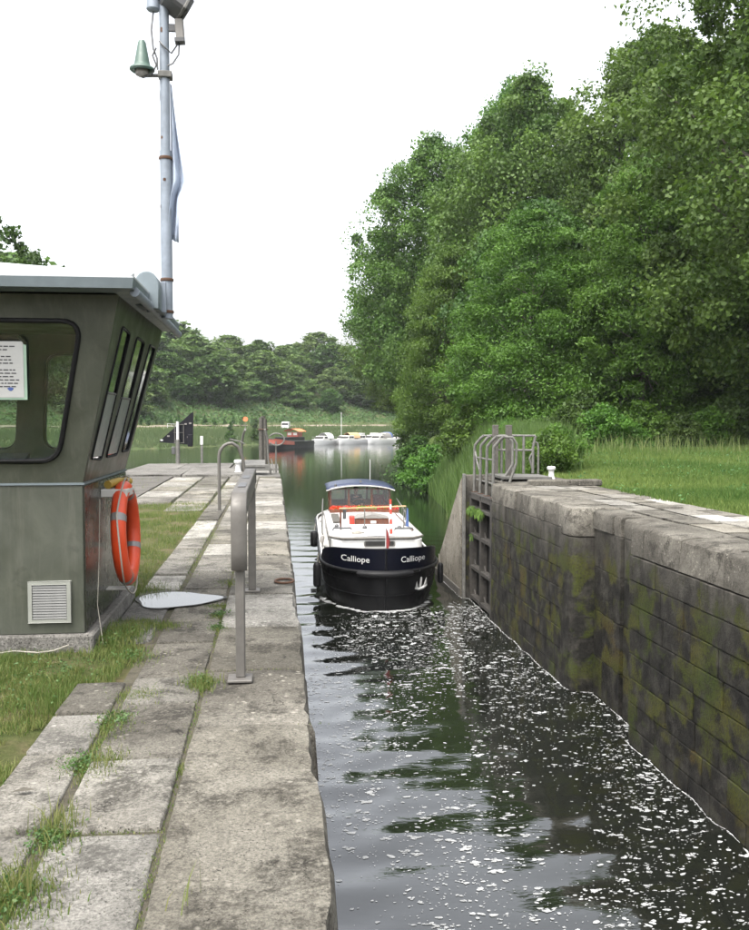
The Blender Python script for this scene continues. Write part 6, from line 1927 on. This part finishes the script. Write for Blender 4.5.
small_boat('motor_cruiser', 'white motor cruiser with rounded front, leftmost of the white marina boats', (8.3, 196, WATER), R(150 - 180), 8.0, 3.2, canopy='white', stripe='navy')
small_boat('motor_cruiser', 'white cabin boat with tan canvas canopy and a short mast', (12.6, 203, WATER), R(-50), 8.5, 3.0, canopy='canvas_tan', mast_h=6.5)
small_boat('motor_cruiser', 'low white cruiser moored right of the tan canopy boat', (16.6, 206, WATER), R(-40), 8.0, 3.0, stripe='navy', fly=True)
small_boat('motor_cruiser', 'white cruiser with dark windows in the middle of the marina', (19.8, 210, WATER), R(-48), 8.0, 3.0, stripe='navy', fly=True)
small_boat('motor_cruiser', 'white cruiser with blue canopy toward the trees', (23.0, 212, WATER), R(-40), 7.5, 2.8, canopy='canvas_blue')
small_boat('motor_cruiser', 'tiny white cruiser between the tan canopy boat and its neighbour', (14.2, 200, WATER), R(-35), 7.0, 2.8, stripe='navy')
small_boat('motor_cruiser', 'white cruiser with grey canopy right of the middle of the marina', (21.0, 203, WATER), R(-42), 8.0, 3.0, canopy='grey_box', fly=True)
small_boat('motor_cruiser', 'last white cruiser half hidden by the leaves', (26.8, 215, WATER), R(-45), 7.5, 2.8, stripe='navy', fly=True)
# red and black barge moored at the bank
bg_ = thing('moored_barge', 'red and black old barge with an orange awning moored at the far bank', 'barge', (-1.0, 168, WATER), R(-27))
rws = []
for t in (0, 0.03, 0.1, 0.2, 0.4, 0.7, 0.9, 1.0):
    h = 2.0 * math.sqrt(min(1, t / 0.2 * 2 - (t / 0.2) ** 2) if t < 0.2 else 1) * (1 - 0.25 * max(0, t - 0.85) / 0.15)
    s = 17 * t; z = 2.0 - 0.7 * min(1, t * 3)
    rws.append([(-h, s, z), (-h, s, z * 0.5), (-h * 0.9, s + 0.1, 0), (-h * 0.8, s + 0.2, -0.6), (h * 0.8, s + 0.2, -0.6), (h * 0.9, s + 0.1, 0), (h, s, z * 0.5), (h, s, z)])
mb = MB().grid(rws); mb.f.append(tuple(7 * 8 + k for k in range(8)))
hb_ = mb.build('hull', M['black_hull'], bg_, world=False, smooth=40)
MB().grid([[(r[i][0] * 1.01, r[i][1] - 0.02, r[i][2] * 0.98) for i in (0, 1)] for r in rws[:5]]).build('bow_band', M['brick_red'], hb_, world=False, fixn=False)
MB().grid([[(r[i][0] * 1.01, r[i][1] - 0.02, r[i][2] * 0.98) for i in (7, 6)] for r in rws[:5]]).build('bow_band', M['brick_red'], hb_, world=False, fixn=False)
dk_ = [(r[0][0], r[0][1], r[0][2] - 0.02) for r in rws[::-1]] + [(r[-1][0], r[-1][1], r[-1][2] - 0.02) for r in rws[1:]]
MB().add(dk_, [tuple(range(len(dk_)))]).build('deck', M['dark_grey'], bg_, world=False)
cbn = MB().box(-1.5, 1.5, 5.5, 12.5, 1.2, 2.1).build('cabin', M['black_hull'], bg_, world=False, bevel=0.05)
for k in range(4):
    MB().box(-1.53, -1.49, 6.1 + k * 1.6, 6.8 + k * 1.6, 1.5, 1.9).build('window', M['offwhite'], cbn, world=False)
whl = MB().box(-1.2, 1.2, 10.0, 12.0, 2.1, 3.0).build('wheelhouse', M['brick_red'], bg_, world=False, bevel=0.04)
for s in (-0.6, 0.6):
    MB().box(s - 0.4, s + 0.4, 9.97, 10.0, 2.45, 2.9).build('window', M['offwhite'], whl, world=False)
MB().grid([[(1.7 * (i / 4 - 1), 9.2 + 3.6 * j / 3, 3.15 + 0.55 * math.sin(math.pi * i / 8)) for i in range(9)] for j in range(4)]).build('awning', M['canvas_orange'], bg_, world=False, smooth=60, fixn=False)
# jetty, van, round sign, low wall on the bank
jt = thing('jetty', 'low wooden jetty between the old barge and the white cruisers', 'jetty', (6.0, 190, WATER))
MB().box(2.5, 8.5, 189.3, 190.7, WATER + 0.5, WATER + 0.68).build('jetty_deck', M['wood_grey'], jt)
for x in (2.8, 5.5, 8.2):
    MB().tube([(x, 189.4, WATER - 2), (x, 189.4, WATER + 1.2)], 0.12, 8).build('jetty_pile', M['wood_grey'], jt)
def far_xyz(px, s):
    k = float(np.interp(px, SX, np.arange(SN)))
    return [float(q) for q in shore_pt(np.array(k), np.array(float(s)))]
x, y, z = far_xyz(8.0, 11)
vn = thing('parked_van', 'small white van parked on the far bank behind the jetty', 'van', (x, y, z), R(-8))
MB().hexa([(-0.9, 0, 0.35), (0.9, 0, 0.35), (0.9, 4.4, 0.35), (-0.9, 4.4, 0.35)], [(-0.85, 0.9, 1.95), (0.85, 0.9, 1.95), (0.85, 4.35, 1.95), (-0.85, 4.35, 1.95)]).build('body', M['white'], vn, world=False, bevel=0.08)
MB().hexa([(-0.78, 0.28, 1.1), (0.78, 0.28, 1.1), (0.78, 0.5, 1.1), (-0.78, 0.5, 1.1)], [(-0.75, 0.66, 1.75), (0.75, 0.66, 1.75), (0.75, 0.9, 1.75), (-0.75, 0.9, 1.75)]).build('windscreen', M['dark_panel'], vn, world=False)
for sx_ in (-0.9, 0.72):
    for yy in (0.9, 3.5):
        MB().tube([(sx_, yy, 0.33), (sx_ + 0.18, yy, 0.33)], 0.33, 14).build('wheel', M['rubber'], vn, world=False, smooth=40)
x, y, z = far_xyz(-2.2, 8)
sgn = thing('round_sign', 'small orange round sign on a post beside the old barge', 'sign', (x, y, z))
MB().tube([(0, 0, 0), (0, 0, 2.6)], 0.06, 6).build('post', M['galv'], sgn, world=False)
MB().tube([(0, -0.08, 2.9), (0, -0.04, 2.9)], 0.55, 18).build('disc', M['canvas_orange'], sgn, world=False, smooth=40)
x, y, z = far_xyz(-26.5, 17); x2, y2, z2 = far_xyz(-19.5, 17)
lwf = thing('garden_wall', 'short pale stone wall beside the path on the far bank', 'wall', (x, y, z))
for k in range(9):
    t0, t1 = k / 9, (k + 0.94) / 9
    MB().hexa([(lerp(x, x2, t0), lerp(y, y2, t0), min(z, z2) - 0.4), (lerp(x, x2, t1), lerp(y, y2, t1), min(z, z2) - 0.4), (lerp(x, x2, t1), lerp(y, y2, t1) + 0.4, min(z, z2) - 0.4), (lerp(x, x2, t0), lerp(y, y2, t0) + 0.4, min(z, z2) - 0.4)],
              [(lerp(x, x2, t0), lerp(y, y2, t0), max(z, z2) + 1.1), (lerp(x, x2, t1), lerp(y, y2, t1), max(z, z2) + 1.1), (lerp(x, x2, t1), lerp(y, y2, t1) + 0.4, max(z, z2) + 1.1), (lerp(x, x2, t0), lerp(y, y2, t0) + 0.4, max(z, z2) + 1.1)]).build('wall_panel', M['concrete'], lwf)
x, y, z = far_xyz(-15.5, 12); x2, y2, z2 = far_xyz(-12, 12)
rf_ = thing('bank_railing', 'short white railing on the far bank right of the triangular board', 'railing', (x, y, z))
for hh in (0.6, 1.1):
    MB().tube([(x, y, z + hh), (x2, y2, z2 + hh)], 0.05, 6).build('rail', M['white'], rf_)
for k in range(6):
    MB().tube([(lerp(x, x2, k / 5), lerp(y, y2, k / 5), lerp(z, z2, k / 5) - 0.2), (lerp(x, x2, k / 5), lerp(y, y2, k / 5), lerp(z, z2, k / 5) + 1.1)], 0.05, 6).build('rail_post', M['white'], rf_)

# ------------------------------------------------------------------ grass near the camera
def blades(name, P, h, w_, r_, mat, tint, parent=None, lean=0.35, label=None):
    n = len(P)
    a = r_.uniform(0, 6.28, n); ca, sa = np.cos(a), np.sin(a)
    w2 = (w_ * r_.uniform(0.6, 1.3, n))
    ln = np.abs(r_.normal(0, lean, n)) * h
    d = r_.uniform(0, 6.28, n)
    mx, my = np.cos(d) * ln, np.sin(d) * ln
    b0 = P + np.stack([-ca * w2, -sa * w2, np.zeros(n)], -1); b1 = P + np.stack([ca * w2, sa * w2, np.zeros(n)], -1)
    m0 = P + np.stack([mx * 0.35 + ca * w2 * .7, my * 0.35 + sa * w2 * .7, h * 0.6], -1)
    m1 = P + np.stack([mx * 0.35 - ca * w2 * .7, my * 0.35 - sa * w2 * .7, h * 0.6], -1)
    tip = P + np.stack([mx, my, h], -1)
    V = np.stack([b0, b1, m0, m1, tip], 1).reshape(-1, 3)
    base = np.arange(n) * 5
    F = np.concatenate([np.stack([base, base + 1, base + 2], -1), np.stack([base, base + 2, base + 3], -1), np.stack([base + 3, base + 2, base + 4], -1)])
    o = link(name, np_mesh(name, V, 3, np.repeat(tint, 5), F), M[mat], parent)
    return tag(o, label, 'grass' if parent is None else None, kind='stuff')


gr_ = rng(91)
P = []; Hh = []; Tt = []
def patch(cx, cy, sx_, sy_, n, h, z=-0.01, dry=0.35):
    n = int(n * 3.2); sx_ = sx_ * 1.35; sy_ = sy_ * 1.15; h = h * (0.45 if h < 0.15 else 0.6); x = gr_.normal(cx, sx_, n); y = gr_.normal(cy, sy_, n)
    P.append(np.stack([x, y, np.full(n, z)], -1)); Hh.append(h * gr_.uniform(0.4, 1.3, n)); Tt.append(np.clip(gr_.random(n) * 0.55 + (gr_.random(n) < dry) * 0.4, 0, 1))
def field(x0, x1, y0, y1, n, h, dry=0.45, cover=0.45):
    x = gr_.uniform(x0, x1, n); y = gr_.uniform(y0, y1, n)
    f = fbm(x * 11, y * 11, 44)
    k = f > (cover - 0.75) * 1.2
    x, y, f = x[k], y[k], f[k]
    P.append(np.stack([x, y, hlawn(x, y) - 0.008], -1)); Hh.append(1.25 * h * gr_.uniform(0.35, 1.2, len(x)) * (0.7 + 0.5 * np.clip(f, 0, 1))); Tt.append(np.clip(gr_.random(len(x)) * 0.5 + (gr_.random(len(x)) < dry * (1 - f)) * 0.45, 0, 1))
# tufts in the joints
for (x, y, sx_, sy_, n, h) in [(-0.95, 3.25, .07, .10, 420, .085), (-0.98, 3.42, .05, .08, 160, .05), (-0.90, 3.80, .035, .09, 260, .075), (-0.86, 4.50, .05, .09, 300, .07), (-0.95, 4.58, .05, .06, 150, .04), (-0.91, 5.15, .045, .12, 260, .06), (-0.93, 4.9, .02, .2, 120, .05), (-0.48, 5.87, .035, .07, 220, .10), (-0.50, 5.95, .05, .05, 140, .05),
                           (-1.04, 6.62, .07, .10, 260, .06), (-0.86, 5.72, .06, .07, 200, .05), (-1.15, 6.8, .08, .1, 240, .07), (-1.22, 7.25, .07, .14, 520, .16), (-1.02, 7.62, .09, .06, 320, .09), (-1.18, 7.75, .08, .06, 200, .09), (-0.45, 7.48, .035, .06, 120, .05), (-0.47, 7.98, .045, .06, 140, .05), (-0.50, 8.40, .05, .05, 120, .05), (-0.47, 4.42, .02, .03, 40, .05),
                           (-0.46, 9.6, .06, .1, 160, .06), (-0.47, 10.6, .04, .2, 100, .05), (-0.95, 11.0, .05, .5, 200, .05), (-0.94, 13.5, .05, .8, 260, .05), (-1.37, 16.0, .1, 1.0, 500, .06), (-0.47, 7.2, .012, .3, 60, .03), (-0.47, 4.0, .012, .5, 90, .03), (-0.47, 5.4, .012, .3, 60, .03), (-0.47, 3.2, .012, .25, 50, .03), (-0.2, 5.05, .2, .01, 40, .02), (-0.7, 3.78, .14, .01, 50, .025), (-0.7, 4.58, .14, .01, 60, .025), (0.0, 6.9, .1, .02, 40, .03), (-0.2, 6.22, .15, .012, 50, .025), (-1.3, 9.2, .1, .2, 300, .1), (-1.36, 22.5, .1, 2.0, 500, .05), (-2.2, 24, .3, 2.0, 900, .05)]:
    patch(x, y, sx_, sy_, n, h)
for x, y, n in [(-0.94, 3.30, 26), (-0.90, 3.82, 22), (-0.86, 4.5, 14), (-0.48, 5.87, 16), (-0.36, 3.15, 3)]:   # taller dry stalks
    patch(x, y, .04, .05, n, .2, dry=1.0)
field(-2.6, -1.28, 3.9, 6.75, 34000, .055, 0.55, 0.42)
field(-2.6, -1.3, 6.0, 6.9, 5000, .07, 0.2, 0.2)
field(-1.45, -1.05, 6.05, 7.0, 2600, .06, 0.3, 0.5)
field(-3.3, -1.37, 9.0, 19.2, 30000, .065, 0.6, 0.40)
field(-8, -3.3, 8.9, 28, 9000, .08, 0.5, 0.3)
P = np.concatenate(P); Hh = np.concatenate(Hh); Tt = np.concatenate(Tt)
blades('grass_tufts', P, Hh, 0.0024, gr_, 'grass', Tt, None, 0.45, 'short green and straw coloured grass around the hut and between the slabs')
# broad weeds in the tufts
wl = []
for (x, y, n, s) in [(-0.95, 3.25, 60, .05), (-0.95, 4.56, 70, .05), (-0.92, 3.72, 60, .05), (-0.90, 5.2, 40, .05), (-1.25, 7.2, 130, .10), (-1.30, 7.05, 60, .06), (-0.47, 7.5, 40, .04), (-0.48, 8.0, 50, .045), (-0.5, 5.93, 50, .045), (-1.05, 6.64, 60, .06), (-2.1, 6.4, 150, .35), (-1.9, 5.9, 120, .3), (-1.45, 6.35, 80, .15)]:
    n2 = n; n = n * 3; wl.append(np.stack([gr_.normal(x, s, n), gr_.normal(y, s * 1.2, n), np.abs(gr_.normal(0.012, 0.014, n)) + 0.004 + (0.06 if n2 == 130 else 0) * gr_.random(n)], -1))
wl = np.concatenate(wl)
tag(link('low_weeds', leaf_mesh('low_weeds', wl, 0.017, gr_, np.tile([0, 0, 1.0], (len(wl), 1)), 0.7, 0.7), M['leaf_cover']), 'small broad leaved weeds growing in the paving joints', 'weeds', kind='stuff')
# meadow on the right
n = 120000
y = 12 + 36 * gr_.random(n) ** 1.1; x = 7.75 + (y * 0.56 - 6.5) * gr_.random(n) ** 1.0
x = np.maximum(x, 7.75)
f = fbm(x * 1.5, y * 1.5, 47)
keep = ((x > 8.1) | (f > 0.15)) & ~((y > 22.0) & (x < 8.3))
x, y, f = x[keep], y[keep], f[keep]; n = len(x)
z = hright(x, y)
blades('meadow_grass', np.stack([x, y, z - 0.02], -1), (0.06 + 0.05 * np.clip(f + 0.4, 0, 1)) * gr_.uniform(0.5, 1.5, n) * (1 + 0.03 * (y - 12)), 0.008, gr_, 'grass_green', np.clip(0.40 * gr_.random(n) + 0.30 * (fbm(x * 0.6, y * 0.6, 48) + 0.3) + 0.4 * (gr_.random(n) < 0.22), 0, 1), None, 0.5, 'bright green mown grass on the bank above the mossy wall')
# tall seeding weeds at the back of the meadow
n = 7000
y = gr_.uniform(27, 47, n); x = 8.8 + gr_.random(n) * (y * 0.50 - 4.5)
k = (gr_.random(n) < smooth(30, 44, y) * 0.9 + 0.06) & (fbm(x * 1.3, y * 1.3, 71) > 0.1 - 0.35 * (y > 42))
x, y = x[k], y[k]; n = len(x)
blades('tall_weeds', np.stack([x, y, hright(x, y)], -1), gr_.uniform(0.15, 0.95, n) * (0.4 + 0.6 * smooth(28, 42, y)), 0.012, gr_, 'dry', gr_.random(n), None, 0.5, 'tall seeding weeds in front of the wood')
# leafy weeds scattered through the meadow
n = 9000
y = 13 + 33 * gr_.random(n); x = np.maximum(8.0, 7.9 + (y * 0.55 - 6.5) * gr_.random(n))
k = (fbm(x * 2.0, y * 2.0, 73) > 0.35) & ~((y > 22.0) & (x < 8.4))
x, y = x[k], y[k]; n = len(x)
pw = np.stack([x, y, hright(x, y) + np.abs(gr_.normal(0.06, 0.05, n)) * (0.7 + 0.03 * y)], -1)
tag(link('meadow_weeds', leaf_mesh('meadow_weeds', pw, 0.075, gr_, np.tile([0, 0, 1.0], (n, 1)), 0.7, 0.6), M['leaf_cover']), 'clumps of leafy weeds in the grass above the mossy wall', 'weeds', kind='stuff')
# reeds down the right bank beyond the gate
n = 34000
y = gr_.uniform(28.5, 74, n); x = xshore(y) + 0.15 + 4.6 * gr_.random(n)
z = hright(x, y)
k = (z < 0.5) & (z > WATER - 0.2) & (x > 5.9)
x, y, z = x[k], y[k], z[k]; n = len(x)
blades('reeds', np.stack([x, y, z], -1), gr_.uniform(0.7, 1.7, n), 0.022, gr_, 'reed', np.clip(gr_.random(n) * 0.8 + 0.1 * fbm(x, y, 3), 0, 1), None, 0.22, 'tall green reeds on the right river bank')
# a dead leaf on the paving
tw = MB().add([(-1.20, 4.20, 0.016), (-1.15, 4.225, 0.028), (-1.09, 4.215, 0.018), (-1.14, 4.19, 0.022), (-1.14, 4.207, 0.016)], [(0, 4, 1), (1, 4, 2), (2, 4, 3), (3, 4, 0)]).build('dead_leaf', M['bark'], fixn=False)
tag(tw, 'brown dead leaf lying on a paving slab', 'leaf')

# ------------------------------------------------------------------ moist summer air: one even volume round everything
hz = MB().box(-420, 420, -40, 440, -7.9, 46).build('haze', None)
hm, ht, hb2, hout = new_mat('haze_air')
ht.nodes.remove(hb2)
pv = ht.nodes.new('ShaderNodeVolumePrincipled')
pv.inputs['Color'].default_value = (0.93, 0.96, 1.0, 1)
pv.inputs['Density'].default_value = 0.00013
ht.links.new(pv.outputs[0], hout.inputs['Volume'])
hz.data.materials.append(hm)
tag(hz, kind='stuff')
